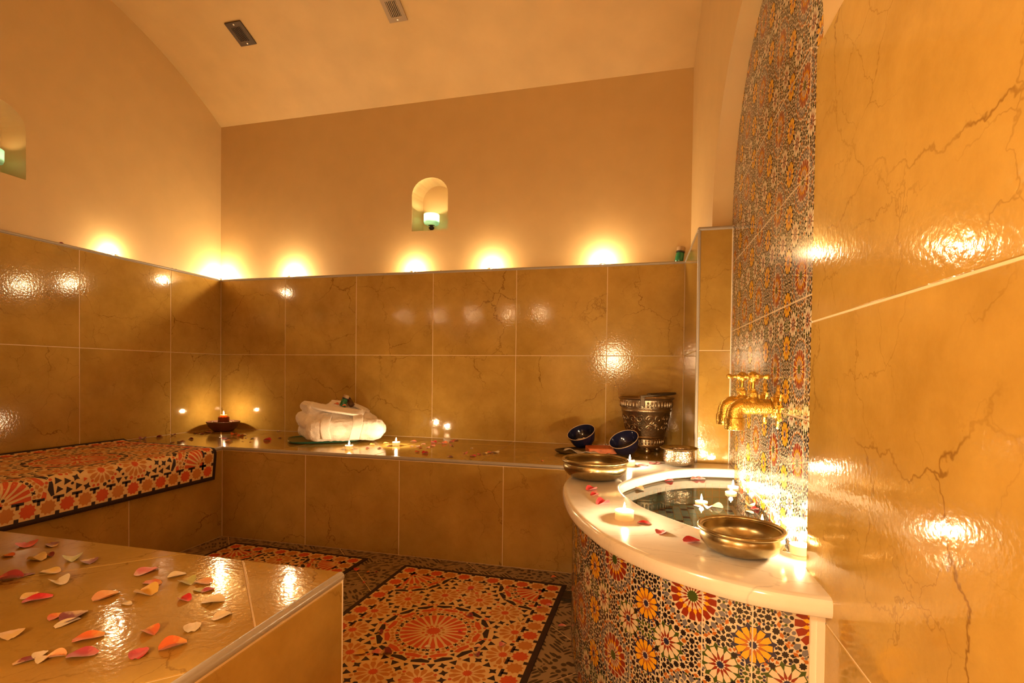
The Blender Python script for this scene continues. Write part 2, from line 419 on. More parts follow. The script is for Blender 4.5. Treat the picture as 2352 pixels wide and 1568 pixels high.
# ---- back wall: plaster with niche, marble wainscot
def arch_outline(cx, w_, z0, ztop, n=14, rx=None):
    """niche outline (x, z), counter-clockwise, semi-elliptical head"""
    r = w_ / 2; rise = r * 0.85; zs = ztop - rise
    pts = [(cx - r, z0), (cx + r, z0)]
    pts += [(cx + r * math.cos(PI * k / n), zs + rise * math.sin(PI * k / n)) for k in range(n + 1)]
    return pts
def wall_with_hole(name, outer, hole, to3d, depth_dir, depth, mat, label):
    bm = bmesh.new()
    lo = [bm.verts.new(to3d(p)) for p in outer]; lh = [bm.verts.new(to3d(p)) for p in hole]
    es = [bm.edges.new((l[i], l[(i + 1) % len(l)])) for l in (lo, lh) for i in range(len(l))]
    bmesh.ops.triangle_fill(bm, use_beauty=True, edges=es)
    d = Vector(depth_dir) * depth
    cx = sum(p[0] for p in hole) / len(hole); cz = sum(p[1] for p in hole) / len(hole)
    back = [bm.verts.new(Vector(to3d((cx + (p[0] - cx) * 0.86, cz + (p[1] - cz) * 0.94))) + d) for p in hole]
    n = len(lh)
    for i in range(n): bm.faces.new((lh[i], lh[(i + 1) % n], back[(i + 1) % n], back[i]))
    bm.faces.new(back)
    # thickness round the outside
    dd = Vector(depth_dir) * (depth + 0.08)
    ob = [bm.verts.new(v.co + dd) for v in lo]
    for i in range(len(lo)): bm.faces.new((lo[i], lo[(i + 1) % len(lo)], ob[(i + 1) % len(lo)], ob[i]))
    bm.faces.new(ob)
    return struct(name, from_bm(name, bm, mat, False), label)
NB = arch_outline(-1.238, 0.232, 1.690, 2.006)
wall_back = wall_with_hole('wall_back', rect(PXL - 0.2, 0.42, ZCAP - 0.04, 2.475), NB, lambda p: (p[0], PYB, p[1]), (0, 1, 0), 0.13, 'plaster', 'ochre plaster back wall with arched niche above marble tiles')
obj('wainscot_core', box_me('wainscot_core', ((XL - 0.2 + 0.42) / 2, (YB + 0.0012 + 3.05) / 2, ZCAP / 2 - 0.003), ((0.42 - XL + 0.2) / 2, (3.05 - YB - 0.0012) / 2, ZCAP / 2 - 0.003), 'grout'), wall_back)
xs = [XL] + [XL - 0.012 + 0.5053 * k for k in range(1, 6)] + [XP]
tile_grid(wall_back, xs, [ZB, ZJ, ZCAP - 0.012], (0, YB + 0.006, 0), (1, 0, 0), (0, 0, 1), 'cream_marble')

# ---- left wall: lunette under the vault
def vault_z(y): return VZC + math.sqrt(max(0, VR ** 2 - (y - VYC) ** 2))
lun = [(0.30, ZCAP - 0.04), (PYB + 0.1, ZCAP - 0.04), (PYB + 0.1, vault_z(PYB + 0.1) + 0.01)] + [(y, vault_z(y) + 0.01) for y in [PYB + 0.1 - k * (PYB + 0.1 - 0.30) / 24 for k in range(1, 25)]]
NL = arch_outline(1.622, 0.225, 1.698, 2.018)
wall_left = wall_with_hole('wall_left', lun, NL, lambda p: (PXL, p[0], p[1]), (-1, 0, 0), 0.13, 'plaster', 'ochre plaster left wall with arched niche under the vault')
obj('wainscot_core', box_me('wainscot_core', ((XL - 0.0012 - 2.94) / 2, (0.30 + YB) / 2, ZCAP / 2 - 0.003), ((2.94 + XL - 0.0012) / 2, (YB - 0.30) / 2, ZCAP / 2 - 0.003), 'grout'), wall_left)
tile_grid(wall_left, [0.44, 0.912, 1.417, 1.922, 2.427, YB], [ZB, ZJ, ZCAP - 0.012], (XL - 0.006, 0, 0), (0, 1, 0), (0, 0, 1), 'cream_marble')

# ---- vaulted ceiling
vs, fs = [], []
NV = 48
for k in range(NV + 1):
    y = 0.30 + (PYB + 0.12 - 0.30) * k / NV
    for x in (PXL - 0.05, 0.42):
        vs.append((x, y, vault_z(y)))
        vs.append((x, y, vault_z(y) + 0.1))
for k in range(NV):
    a = 4 * k; b_ = a + 4
    fs += [(a, a + 2, b_ + 2, b_), (a + 1, b_ + 1, b_ + 3, a + 3), (a, b_, b_ + 1, a + 1), (a + 2, a + 3, b_ + 3, b_ + 2)]
struct('ceiling', mesh('ceiling', vs, fs, 'vault_plaster', smooth=False), 'barrel vault ceiling of warm ochre plaster')
bpy.data.meshes['ceiling'].polygons.foreach_set('use_smooth', [True] * len(bpy.data.meshes['ceiling'].polygons))
bpy.data.meshes['ceiling'].set_sharp_from_angle(angle=0.5)

# ---- right wall: plaster with a round arch over the mosaic panel
def xr_plaster(y): return 0.318 - (y - 1.0) * 0.034
bm = bmesh.new()
n = 28
arc = [(ARC_Y + ARC_R * math.cos(PI * k / n), ARC_Z + ARC_R * math.sin(PI * k / n)) for k in range(n + 1)]     # far -> near
out = [(PYB + 0.12, ZCAP - 0.02)] + [(y, vault_z(y) + 0.02) for y in [PYB + 0.12 - k * (PYB + 0.12 - 0.2) / 20 for k in range(21)]] + [(0.2, ZCAP - 0.02)]
loop = [(arc[-1][0], ZCAP - 0.02)] + arc[::-1] + [(arc[0][0], ZCAP - 0.02)] + out
vv = [bm.verts.new((xr_plaster(p[0]), p[0], p[1])) for p in loop]
bmesh.ops.triangle_fill(bm, use_beauty=True, edges=[bm.edges.new((vv[i], vv[(i + 1) % len(vv)])) for i in range(len(vv))])
na = len(arc) + 2
bb = [bm.verts.new((XZ + 0.012, p[0], p[1])) for p in loop[:na]]
for i in range(na - 1): bm.faces.new((vv[i], vv[i + 1], bb[i + 1], bb[i]))
wall_right = struct('wall_right', from_bm('wall_right', bm, 'plaster', True, 0.6), 'plaster right wall with round arch above the mosaic panel')
obj('panel_backing', box_me('panel_backing', (XZ + 0.0312, 1.6, 1.35), (0.03, 1.3, 1.35), 'grout'), wall_right)
# far pilaster
obj('pilaster_core', box_me('pilaster_core', ((XP + 0.0012 + 0.358) / 2, (YP + 0.0012 + YB + 0.01) / 2, ZCAP / 2 - 0.003), ((0.358 - XP - 0.0012) / 2, (YB + 0.0088 - YP) / 2, ZCAP / 2 - 0.003), 'grout'), wall_right)
tile_grid(wall_right, [XP + 0.008, XZ], [ZB, ZJ, ZCAP - 0.012], (0, YP + 0.006, 0), (1, 0, 0), (0, 0, 1), 'cream_marble')
tile_grid(wall_right, [-YB, -YP - 0.008], [ZB, ZJ, ZCAP - 0.012], (XP + 0.006, 0, 0), (0, -1, 0), (0, 0, 1), 'cream_marble')
# near marble wall
YN = 1.035
obj('near_wall_core', box_me('near_wall_core', ((XR + 0.0012 + 0.358) / 2, (-1.75 + YN - 0.004) / 2, ZCAP / 2 - 0.003), ((0.358 - XR - 0.0012) / 2, (YN - 0.004 + 1.75) / 2, ZCAP / 2 - 0.003), 'grout'), wall_right)
tile_grid(wall_right, [-YN, -0.44, 0.07, 0.58, 1.09, 1.6], [0.0, 0.432, 0.937, ZCAP], (XR + 0.006, 0, 0), (0, -1, 0), (0, 0, 1), 'cream_marble')
obj('near_plaster', box_me('near_plaster', (0.34, -0.78, 2.0), (0.02, 0.98, 0.6), 'plaster'), wall_right)

# ---- front wall beside the doorway the camera stands in, and the lobby behind
wall_front = struct('wall_front', box_me('wall_front', (-1.86, 0.30, 1.5), (0.94, 0.05, 1.5), 'plaster'), 'front wall behind the camera')
obj('wainscot_core', box_me('wainscot_core', (-1.80, 0.37, ZCAP / 2), (0.86, 0.03, ZCAP / 2), 'cream_marble'), wall_front)
obj('lintel', box_me('lintel', (-0.3, 0.30, 2.62), (0.64, 0.05, 0.45), 'plaster'), wall_front)
lob = struct('wall_lobby', box_me('wall_lobby', (-0.60, -1.75, 1.3), (1.0, 0.05, 1.3), 'plaster'), 'end wall of the lobby behind the camera')
obj('side', box_me('side', (-1.55, -0.72, 1.3), (0.05, 1.05, 1.3), 'plaster'), lob)
obj('lobby_ceiling', box_me('lobby_ceiling', (-0.60, -0.72, 2.55), (1.0, 1.06, 0.05), 'plaster'), lob)

# ---- trims
def bar(name, a, b_, r, mat='trim_metal', label='glossy stone-coloured edge strip', seg=10):
    return tag(obj(name, tube(name, [a, b_], r, mat, seg)), label, None, None, 'structure')
bar('trim_1', (XL + 0.002, YB + 0.004, ZCAP - 0.006), (XP, YB + 0.004, ZCAP - 0.006), 0.0075, label='rounded edge strip along the back wall ledge')
bar('trim_2', (XL - 0.004, 0.44, ZCAP - 0.006), (XL - 0.004, YB, ZCAP - 0.006), 0.0075, label='rounded edge strip along the left wall ledge')
bar('trim_3', (XP + 0.003, YP + 0.004, ZCAP - 0.006), (XZ, YP + 0.004, ZCAP - 0.006), 0.0075, label='rounded edge strip on top of the pilaster')
bar('trim_4', (XP + 0.004, YP + 0.004, ZB), (XP + 0.004, YP + 0.004, ZCAP - 0.004), 0.0065, label='upright edge strip on the pilaster corner')
bar('trim_5', (XP + 0.004, YP, ZCAP - 0.006), (XP + 0.004, YB, ZCAP - 0.006), 0.0075, label='edge strip on the pilaster side ledge')
bar('trim_6', (XR + 0.004, YN - 0.002, ZS), (XR + 0.004, YN - 0.002, ZCAP), 0.0035, 'caulk', 'white joint between mosaic panel and near marble wall')
bar('trim_7', (XZ - 0.002, YP, ZS), (XZ - 0.002, YP, ZCAP), 0.002, 'caulk', 'white joint between pilaster and mosaic panel')

# ================================================================== printed mosaic pattern (2-D polygons)
def pol(cx, cy, r, a): return (cx + r * math.cos(a), cy + r * math.sin(a))
def star(cx, cy, r1, r2, n, rot=0.0):
    return [[(cx, cy), pol(cx, cy, r2, rot + 2 * PI * (k - 0.5) / n), pol(cx, cy, r1, rot + 2 * PI * k / n), pol(cx, cy, r2, rot + 2 * PI * (k + 0.5) / n)] for k in range(n)]
def kites(cx, cy, r0, rm, r1, da, n, rot=0.0, flat=0.0):
    out = []
    for k in range(n):
        a = rot + 2 * PI * k / n
        if flat: out.append([pol(cx, cy, r0, a), pol(cx, cy, rm, a - da), pol(cx, cy, r1, a - da * flat), pol(cx, cy, r1, a + da * flat), pol(cx, cy, rm, a + da)])
        else: out.append([pol(cx, cy, r0, a), pol(cx, cy, rm, a - da), pol(cx, cy, r1, a), pol(cx, cy, rm, a + da)])
    return out
def disc(cx, cy, r, n=16): return [[pol(cx, cy, r, 2 * PI * k / n) for k in range(n)]]
def filler(polys, x0, x1, y0, y1, res, radii, keep=None, wrap=False, seed=1, gap=0.25, sym=None):
    """fit small pieces into what the listed polygons leave free; returns (x, y, r) discs"""
    nx, ny = int((x1 - x0) / res), int((y1 - y0) / res)
    cov = np.zeros((nx, ny), bool)
    for p in polys:
        xa, xb = min(q[0] for q in p), max(q[0] for q in p); ya, yb = min(q[1] for q in p), max(q[1] for q in p)
        for ox in ((-(x1 - x0), 0, x1 - x0) if wrap else (0,)):
            for oy in ((-(y1 - y0), 0, y1 - y0) if wrap else (0,)):
                i0, i1 = max(0, int((xa + ox - x0) / res)), min(nx, int((xb + ox - x0) / res) + 1)
                j0, j1 = max(0, int((ya + oy - y0) / res)), min(ny, int((yb + oy - y0) / res) + 1)
                if i1 <= i0 or j1 <= j0: continue
                gx = (x0 + (np.arange(i0, i1) + 0.5) * res)[:, None]; gy = (y0 + (np.arange(j0, j1) + 0.5) * res)[None, :]
                a = area2(p); ins = np.ones((i1 - i0, j1 - j0), bool)
                for k in range(len(p)):
                    ax, ay = p[k][0] + ox, p[k][1] + oy; bx, by = p[(k + 1) % len(p)][0] + ox, p[(k + 1) % len(p)][1] + oy
                    ins &= ((bx - ax) * (gy - ay) - (by - ay) * (gx - ax)) * a >= 0
                cov[i0:i1, j0:j1] |= ins
    out = []
    for rad in radii:
        n = max(1, int(round(rad * (1 + gap) / res)))
        yy, xx = np.mgrid[-n:n + 1, -n:n + 1]; disc_ = (xx ** 2 + yy ** 2) <= n * n
        st_ = max(1, n // 2)
        for i in range(n, nx - n, st_):
            for j in range(n, ny - n, st_):
                if cov[i, j]: continue
                sub = cov[i - n:i + n + 1, j - n:j + n + 1]
                if (sub & disc_).any(): continue
                x, y = x0 + (i + 0.5) * res, y0 + (j + 0.5) * res
                if keep and not keep(x, y): continue
                pts = [(x, y)]
                if sym: pts = [(x, y), (sym[0] - x, y), (x, sym[1] - y), (sym[0] - x, sym[1] - y)]
                for (a_, b_) in pts:
                    ii, jj = int((a_ - x0) / res), int((b_ - y0) / res)
                    if n <= ii < nx - n and n <= jj < ny - n:
                        s2 = cov[ii - n:ii + n + 1, jj - n:jj + n + 1]
                        if (a_, b_) != (x, y) and (s2 & disc_).any(): continue
                        s2 |= disc_
                        out.append((a_, b_, rad))
    return out
ZCELL = []      # (polygon in unit cell, colour, layer)
def zc(polys, col, layer): ZCELL.extend((p, col, layer) for p in polys)
def flower(cx, cy, petal, inner, outer, centre):
    zc(disc(cx, cy, 0.150, 24), outer, 1)
    zc(kites(cx, cy, 0.120, 0.148, 0.182, 0.16, 12, PI / 12), outer, 1)
    zc(kites(cx, cy, 0.050, 0.105, 0.143, 0.24, 12, 0, 0.68), petal, 2)
    zc(star(cx, cy, 0.098, 0.050, 12, PI / 12), inner, 3)
    zc(star(cx, cy, 0.052, 0.032, 12, 0), 'cream', 4)
    zc(star(cx, cy, 0.034, 0.026, 12, PI / 12), centre, 5)
zc(kites(0, 0, 0.232, 0.262, 0.295, 0.095, 24, 0, 0.45), 'grey', 1)
zc(kites(0, 0, 0.305, 0.322, 0.339, 0.085, 24, PI / 24), 'orange', 1)
zc(kites(0, 0, 0.10, 0.165, 0.212, 0.175, 16, 0, 0.75), 'red', 1)
zc(kites(0, 0, 0.100, 0.130, 0.160, 0.14, 16, PI / 16), 'yellow', 2)
zc(star(0, 0, 0.120, 0.055, 16, 0), 'red', 3)
zc(star(0, 0, 0.105, 0.042, 16, PI / 16), 'cream', 4)
zc(star(0, 0, 0.056, 0.043, 16, 0), 'green', 5)
for (fx, fy) in ((0.5, 0.25), (0.5, 0.75)): flower(fx, fy, 'yellow', 'orange', 'navy', 'navy')
for (fx, fy) in ((0.25, 0.5), (0.75, 0.5)): flower(fx, fy, 'cream', 'red', 'green', 'navy')
for (ox, oy, n_, c_) in ((0.5, 0.5, 8, 'green'), (0.5, 0, 8, 'black'), (0, 0.5, 8, 'black'), (0.27, 0.27, 8, 'black'), (0.73, 0.27, 8, 'black'), (0.27, 0.73, 8, 'black'), (0.73, 0.73, 8, 'black'),
                         (0.395, 0, 8, 'black'), (0.605, 0, 8, 'black'), (0, 0.395, 8, 'black'), (0, 0.605, 8, 'black'), (0.36, 0.38, 8, 'orange'), (0.64, 0.38, 8, 'orange'), (0.36, 0.62, 8, 'orange'), (0.64, 0.62, 8, 'orange')):
    big = c_ == 'black' and (ox, oy) not in ((0.395, 0), (0.605, 0), (0, 0.395), (0, 0.605))
    zc(star(ox, oy, 0.030, 0.021, 8, PI / 8), 'black', 2)
    zc(kites(ox, oy, 0.030, 0.055, 0.082 if big or c_ == 'green' else 0.062, 0.30, 8, 0), c_, 1)
ZC2 = ['black', 'black', 'green', 'black', 'navy', 'orange', 'black', 'grey']
for q, (x, y, r_) in enumerate(filler([p for p, c, l in ZCELL], 0, 1, 0, 1, 0.004, (0.040, 0.031, 0.024, 0.018, 0.013), wrap=True, gap=0.03, sym=(1.0, 1.0))):
    a = math.atan2(y - 0.5, x - 0.5); c = ZC2[int(r_ * 1000 + abs(round((x - 0.5) ** 2 * 97 + (y - 0.5) ** 2 * 97, 3)) * 10) % 8]
    if r_ > 0.028: zc(star(x, y, r_, r_ * 0.72, 8, PI / 8), 'black', 1)
    else: zc([[pol(x, y, r_ * (1.05 if k % 3 == 0 else 0.9), a + PI / 3 * k) for k in range(6)]], c, 1)
def zellige_polys(x0, x1, y0, y1, P):
    out = []
    for i in range(math.floor(x0 / P) - 1, math.ceil(x1 / P) + 2):
        for j in range(math.floor(y0 / P) - 1, math.ceil(y1 / P) + 2):
            for p, c, l in ZCELL:
                q = [((a + i) * P, (b_ + j) * P) for a, b_ in p]
                if max(t[0] for t in q) < x0 or min(t[0] for t in q) > x1 or max(t[1] for t in q) < y0 or min(t[1] for t in q) > y1: continue
                out.append((q, c, l))
    return out
PKEYS = list(PRINT)
def tess(poly, mx):
    tris = [(poly[0], poly[i], poly[i + 1]) for i in range(1, len(poly) - 1)]; out = []
    while tris:
        t = tris.pop(); L_ = [math.dist(t[i], t[(i + 1) % 3]) for i in range(3)]; k = L_.index(max(L_))
        if L_[k] <= mx: out.append(t); continue
        a, b_, c = t[k], t[(k + 1) % 3], t[(k + 2) % 3]; mm = ((a[0] + b_[0]) / 2, (a[1] + b_[1]) / 2)
        tris += [(a, mm, c), (mm, b_, c)]
    return out
def print_mesh(name, polys, keys, prefix, to3d, mx=None, dl=0.00018):
    vs, fs, idx = [], [], []
    for p, c, l in polys:
        for q in (tess(p, mx) if mx else [p]):
            b0 = len(vs); vs += [to3d(a, b_, l * dl) for a, b_ in q]; fs.append(tuple(range(b0, b0 + len(q)))); idx.append(keys.index(c))
    return mesh(name, vs, fs, [prefix + k for k in keys], idx)
ZP = 0.2133
# ---- mosaic panel on the right wall
arch_poly = [(YN - 0.02 if False else ARC_Y - ARC_R, 0.15), (ARC_Y + ARC_R - 0.02, 0.15)] + [(ARC_Y + ARC_R * math.cos(PI * k / 40), ARC_Z + ARC_R * math.sin(PI * k / 40)) for k in range(41)]
arch_poly = [(y, z) for y, z in arch_poly]
zs_ = [0.207 + 0.2685 * k for k in range(8)]; ys_ = [1.241 - 0.2667 + 0.2667 * k for k in range(6)]
panel = tag(empty('wall_mosaic_panel', (XZ, ARC_Y, 0.2)), 'arched panel of multicoloured star mosaic tiles behind the taps', None, None, 'structure')
for y0, y1 in zip(ys_, ys_[1:]):
    for z0, z1 in zip(zs_, zs_[1:]):
        p = clip(rect(y0, y1, z0, z1), arch_poly)
        if not p: continue
        # plane seen from -X: use (-y, z) so that the face looks towards -X
        pp = [(-a, b_) for a, b_ in p][::-1]
        t = tile(panel, pp, (XZ + 0.006 - XZ, -ARC_Y, -0.2), (0, -1, 0), (0, 0, 1), 'glaze_cream', thick=0.006, gap=0.0013, bevel=0.0006)
        t.location = Vector((0.006, -sum(q[0] for q in inset(pp, 0.0013)) / len(pp) - ARC_Y, sum(q[1] for q in inset(pp, 0.0013)) / len(pp) - 0.2))
        face = inset(p, 0.0021)
        if area2(face) < 0: face = face[::-1]
        L_ = []
        for q, c, l in zellige_polys(min(a for a, _ in p), max(a for a, _ in p), z0, z1, ZP):
            if area2(q) < 0: q = q[::-1]
            q = clip(q, face)
            if q: L_.append((q, c, l))
        ty, tz = t.location.y + ARC_Y, t.location.z + 0.2
        o = obj('printed_pattern', print_mesh('printed_pattern', L_, PKEYS, 'glaze_', lambda a, b_, h: (-0.0061 - h, a - ty, b_ - tz)), t)
        o['kind'] = 'stuff'

# ================================================================== BENCH
bench = thing('tiled_bench', 'L-shaped marble-tiled masonry bench along the left and back walls', 'bench', (0, 0, 0))
T = 0.006; G = 0.0012
bm = bmesh.new()
box_bm(bm, Vector(((XL - 0.0 + XP) / 2, (YBF + G + YB - 0.001) / 2, ZB / 2 - G / 2)), ((XP - XL) / 2, (YB - 0.001 - YBF - G) / 2, ZB / 2 - G / 2))
box_bm(bm, Vector(((XL + XBF - G) / 2, (0.5 + YBF + G) / 2, ZB / 2 - G / 2)), ((XBF - G - XL) / 2, (YBF + G - 0.5) / 2, ZB / 2 - G / 2))
obj('masonry_core', from_bm('masonry_core', bm, 'grout'), bench)
back_region = [(XBF, YBF + 0.004), (XP, YBF + 0.004), (XP, YB), (XL, YB)]
left_region = [(XL, 0.5), (XBF - 0.004, 0.5), (XBF - 0.004, YBF), (XL, YB)]
tile_grid(bench, [XL, -2.196, -1.690, -1.185, -0.680, -0.175, XP], [YBF + 0.004, 2.617, YB], (0, 0, ZB - T), (1, 0, 0), (0, 1, 0), 'cream_marble', clipper=back_region)
tile_grid(bench, [XL, -2.52, XBF - 0.004], [0.5, 0.912, 1.417, 1.922, 2.427, YB], (0, 0, ZB - T), (1, 0, 0), (0, 1, 0), 'cream_marble', clipper=left_region)
tile_grid(bench, [XBF, -1.546, -1.055, -0.564, -0.07, XP], [0.0, ZB - 0.016], (0, YBF + T, 0), (1, 0, 0), (0, 0, 1), 'cream_marble')
tile_grid(bench, [0.5, 0.66, 1.147, 1.637, YBF], [0.0, ZB - 0.016], (XBF - T, 0, 0), (0, 1, 0), (0, 0, 1), 'cream_marble')
obj('edge_strip', tube('edge_strip', [(XBF, YBF + 0.004, ZB - 0.007), (0.2, YBF + 0.004, ZB - 0.007)], 0.0085, 'trim_metal', 10), bench)
obj('edge_strip', tube('edge_strip', [(XBF - 0.004, 0.5, ZB - 0.007), (XBF - 0.004, YBF, ZB - 0.007)], 0.0085, 'trim_metal', 10), bench)

# ================================================================== PLATFORM
PX, PY0, PY1 = -0.547, 0.402, 0.868
plat = thing('massage_platform', 'low marble-tiled massage platform strewn with rose petals in the foreground', 'platform', (-1.2, 0.67, 0))
def rel(o): o.location = Vector(o.location) - Vector((-1.2, 0.67, 0)); return o
n0 = len(plat.children)
obj('masonry_core', box_me('masonry_core', ((PX - G - 2.02) / 2 + 1.2, (PY0 + PY1 - G) / 2 - 0.67, ZB / 2 - G / 2), ((PX - G + 2.02) / 2, (PY1 - G - PY0) / 2, ZB / 2 - G / 2), 'grout'), plat)
PA = -0.040     # joint x+y through the photographed line, joint y-x through the other
kids = []
_tile_before = set(o.name for o in COL.objects)
diag_tiles(plat, rect(-2.02, PX - 0.006, PY0, PY1), 0.089, 1.784, 0.705, ZB - T, 'cream_marble')
tile_grid(plat, [-2.02, -1.55, -1.05, PX - 0.006], [0.0, ZB - 0.003], (0, PY1 - T, 0), (-1, 0, 0), (0, 0, 1), 'cream_marble') if False else None
for x0, x1 in ((-2.02, -1.55), (-1.55, -1.05), (-1.05, PX - 0.004)):
    tile(plat, rect(-x1, -x0, 0.0, ZB - 0.003), (0, PY1 - T, 0), (-1, 0, 0), (0, 0, 1), 'cream_marble')
tile(plat, rect(PY0, PY1 - 0.004, 0.0, ZB - 0.017), (PX - T, 0, 0), (0, 1, 0), (0, 0, 1), 'cream_marble')
for o in list(COL.objects):
    if o.name not in _tile_before: rel(o)
rel(obj('edge_strip', tube('edge_strip', [(PX - 0.006, PY0, ZB - 0.008), (PX - 0.006, PY1 - 0.002, ZB - 0.008)], 0.0085, 'trim_metal', 14), plat))
rel(obj('corner_strip', tube('corner_strip', [(PX - 0.004, PY1 - 0.004, 0.0), (PX - 0.004, PY1 - 0.004, ZB - 0.01)], 0.0045, 'caulk', 10), plat))

# ================================================================== BASIN
OUT = catmull([(0.300, 0.898), (0.235, 0.905), (0.171, 0.922), (0.105, 0.956), (0.031, 1.008), (-0.057, 1.105), (-0.115, 1.205), (-0.165, 1.32), (-0.200, 1.44), (-0.226, 1.57), (-0.232, 1.68), (-0.222, 1.80), (-0.195, 1.92), (-0.150, 2.03), (-0.095, 2.12), (-0.055, 2.166)], 6)
INN = catmull([(0.353, 2.052), (0.25, 2.038), (0.15, 1.985), (0.075, 1.90), (0.012, 1.80), (-0.040, 1.69), (-0.050, 1.61), (-0.029, 1.51), (0.019, 1.399), (0.081, 1.314), (0.135, 1.252), (0.186, 1.206), (0.26, 1.150), (0.353, 1.10)], 5)
basin = thing('wash_basin', 'half-round wash basin clad in star mosaic with white marble rim', 'basin', (0.0, 1.55, 0))
def brel(o): o.location = Vector(o.location) - Vector((0.0, 1.55, 0)); return o
slab_loop = [(XR, 0.898)] + OUT[1:] + [(XP - 0.02, 2.168), (XZ, 2.168)] + INN + [(XZ, YN + 0.004), (XR, YN + 0.004)]
bm = bmesh.new()
vv = [bm.verts.new((x, y, ZS - 0.0345)) for x, y in slab_loop]
f = bm.faces.new(vv)
r = bmesh.ops.extrude_face_region(bm, geom=[f])
bmesh.ops.translate(bm, vec=(0, 0, 0.0345), verts=[v for v in r['geom'] if isinstance(v, bmesh.types.BMVert)])
def on_wall(v): return v.co.x > XR - 0.0015 and (v.co.y < YN + 0.01) or v.co.x > XZ - 0.0015 or v.co.y > 2.1675
hz = [e for e in bm.edges if abs(e.verts[0].co.z - e.verts[1].co.z) < 1e-6 and not (on_wall(e.verts[0]) and on_wall(e.verts[1]))]
bmesh.ops.bevel(bm, geom=hz, offset=0.014, segments=4, affect='EDGES', profile=0.6)
bmesh.ops.triangulate(bm, faces=[f_ for f_ in bm.faces if len(f_.verts) > 4], ngon_method='EAR_CLIP')
brel(obj('rim_slab', from_bm('rim_slab', bm, 'white_marble', True, 0.5), basin))
# front wall curve (inset from the rim), arc-length parametrised
FRONT = inset([(0.42, 0.898)] + OUT + [(0.42, 2.166)], 0.0)[1:-1]
def offset_curve(C, d):
    out = []
    for i in range(len(C)):
        a = Vector(C[max(i - 1, 0)]); b_ = Vector(C[min(i + 1, len(C) - 1)]); t = (b_ - a).normalized()
        out.append((C[i][0] - t.y * d * -1, C[i][1] + t.x * d * -1))
    return out
# the outline runs near -> far with the room on its left-hand side (towards -X); inward is +X
FR = offset_curve(OUT, 0.032)
cum = [0.0]
for a, b_ in zip(FR, FR[1:]): cum.append(cum[-1] + math.dist(a, b_))
def curve_at(s):
    s = max(0, min(cum[-1] - 1e-6, s))
    lo, hi = 0, len(cum) - 1
    while hi - lo > 1:
        mid = (lo + hi) // 2
        if cum[mid] <= s: lo = mid
        else: hi = mid
    t = (s - cum[lo]) / (cum[hi] - cum[lo]); a, b_ = FR[lo], FR[hi]
    p = Vector((a[0] + (b_[0] - a[0]) * t, a[1] + (b_[1] - a[1]) * t))
    def tang(i):
        i0, i1 = max(i - 1, 0), min(i + 1, len(FR) - 1)
        return Vector((FR[i1][0] - FR[i0][0], FR[i1][1] - FR[i0][1])).normalized()
    d = (tang(lo) * (1 - t) + tang(hi) * t).normalized()
    return p, Vector((-d.y, d.x))      # outward normal
core = [(p[0] + 0.0, p[1]) for p in offset_curve(OUT, 0.0332)]
inner_wall = [p for p in INN]
bm = bmesh.new()
def wall_strip(loop, z0, z1, flip=False):
    lo = [bm.verts.new((x, y, z0)) for x, y in loop]; hi = [bm.verts.new((x, y, z1)) for x, y in loop]
    for i in range(len(loop) - 1): bm.faces.new((lo[i], lo[i + 1], hi[i + 1], hi[i]))
core_loop = [(XR, core[0][1])] + core[1:] + [(XZ - 0.001, 2.112), (XZ - 0.001, INN[0][1] + 0.005)] + offset_curve(INN, 0.006) + [(XZ - 0.001, YN + 0.006), (XR, YN + 0.006)]
core_loop = [(min(x, XZ - 0.001), min(y, 2.112)) for x, y in core_loop]
vv = [bm.verts.new((x, y, 0)) for x, y in core_loop]
f = bm.faces.new(vv); r = bmesh.ops.extrude_face_region(bm, geom=[f])
bmesh.ops.translate(bm, vec=(0, 0, ZS - 0.041), verts=[v for v in r['geom'] if isinstance(v, bmesh.types.BMVert)])
brel(obj('masonry_core', from_bm('masonry_core', bm, 'caulk'), basin))
SW = 0.0862
s0 = 0.022
ns = int((cum[-1] - s0) / SW)
for k in range(ns):
    a0, a1 = s0 + k * SW, s0 + (k + 1) * SW
    for z0, z1 in ((0.002, 0.181), (0.181, ZS - 0.041)):
        g = 0.0012
        sm, nm = curve_at((a0 + a1) / 2); org = Vector((sm.x, sm.y, (z0 + z1) / 2))
        vs, fs = [], []; n_ = 6
        for i in range(n_ + 1):
            p, nn = curve_at(a0 + g + (a1 - a0 - 2 * g) * i / n_)
            for (off, z) in ((-0.002, z0 + g), (0.0, z0 + g), (0.0, z1 - g), (-0.002, z1 - g)):
                vs.append(Vector((p.x + nn.x * off, p.y + nn.y * off, z)) - org)
        for i in range(n_):
            for j in range(3): fs.append((4 * i + j, 4 * i + 4 + j, 4 * i + 5 + j, 4 * i + 1 + j))
        fs += [(0, 1, 2, 3), tuple(4 * n_ + q for q in (3, 2, 1, 0))]
        t = brel(obj('tile', mesh('basin_tile', vs, fs, 'glaze_cream'), basin, org))
        face = rect(a0 + g, a1 - g, z0 + g, z1 - g); L_ = []
        for q, c, l in zellige_polys(a0, a1, z0, z1, ZP):
            if area2(q) < 0: q = q[::-1]
            q = clip(q, face)
            if q: L_.append((q, c, l))
        def cyl(s, z, h):
            p, nn = curve_at(s); return Vector((p.x + nn.x * (0.0004 + h), p.y + nn.y * (0.0004 + h), z)) - org
        o = obj('printed_pattern', print_mesh('printed_pattern', L_, PKEYS, 'glaze_', cyl, 0.02), t); o['kind'] = 'stuff'
brel(obj('end_strip', box_me('end_strip', (XR - 0.006, FR[0][1] + 0.006, 0.222), (0.006, 0.006, 0.222), 'caulk'), basin))
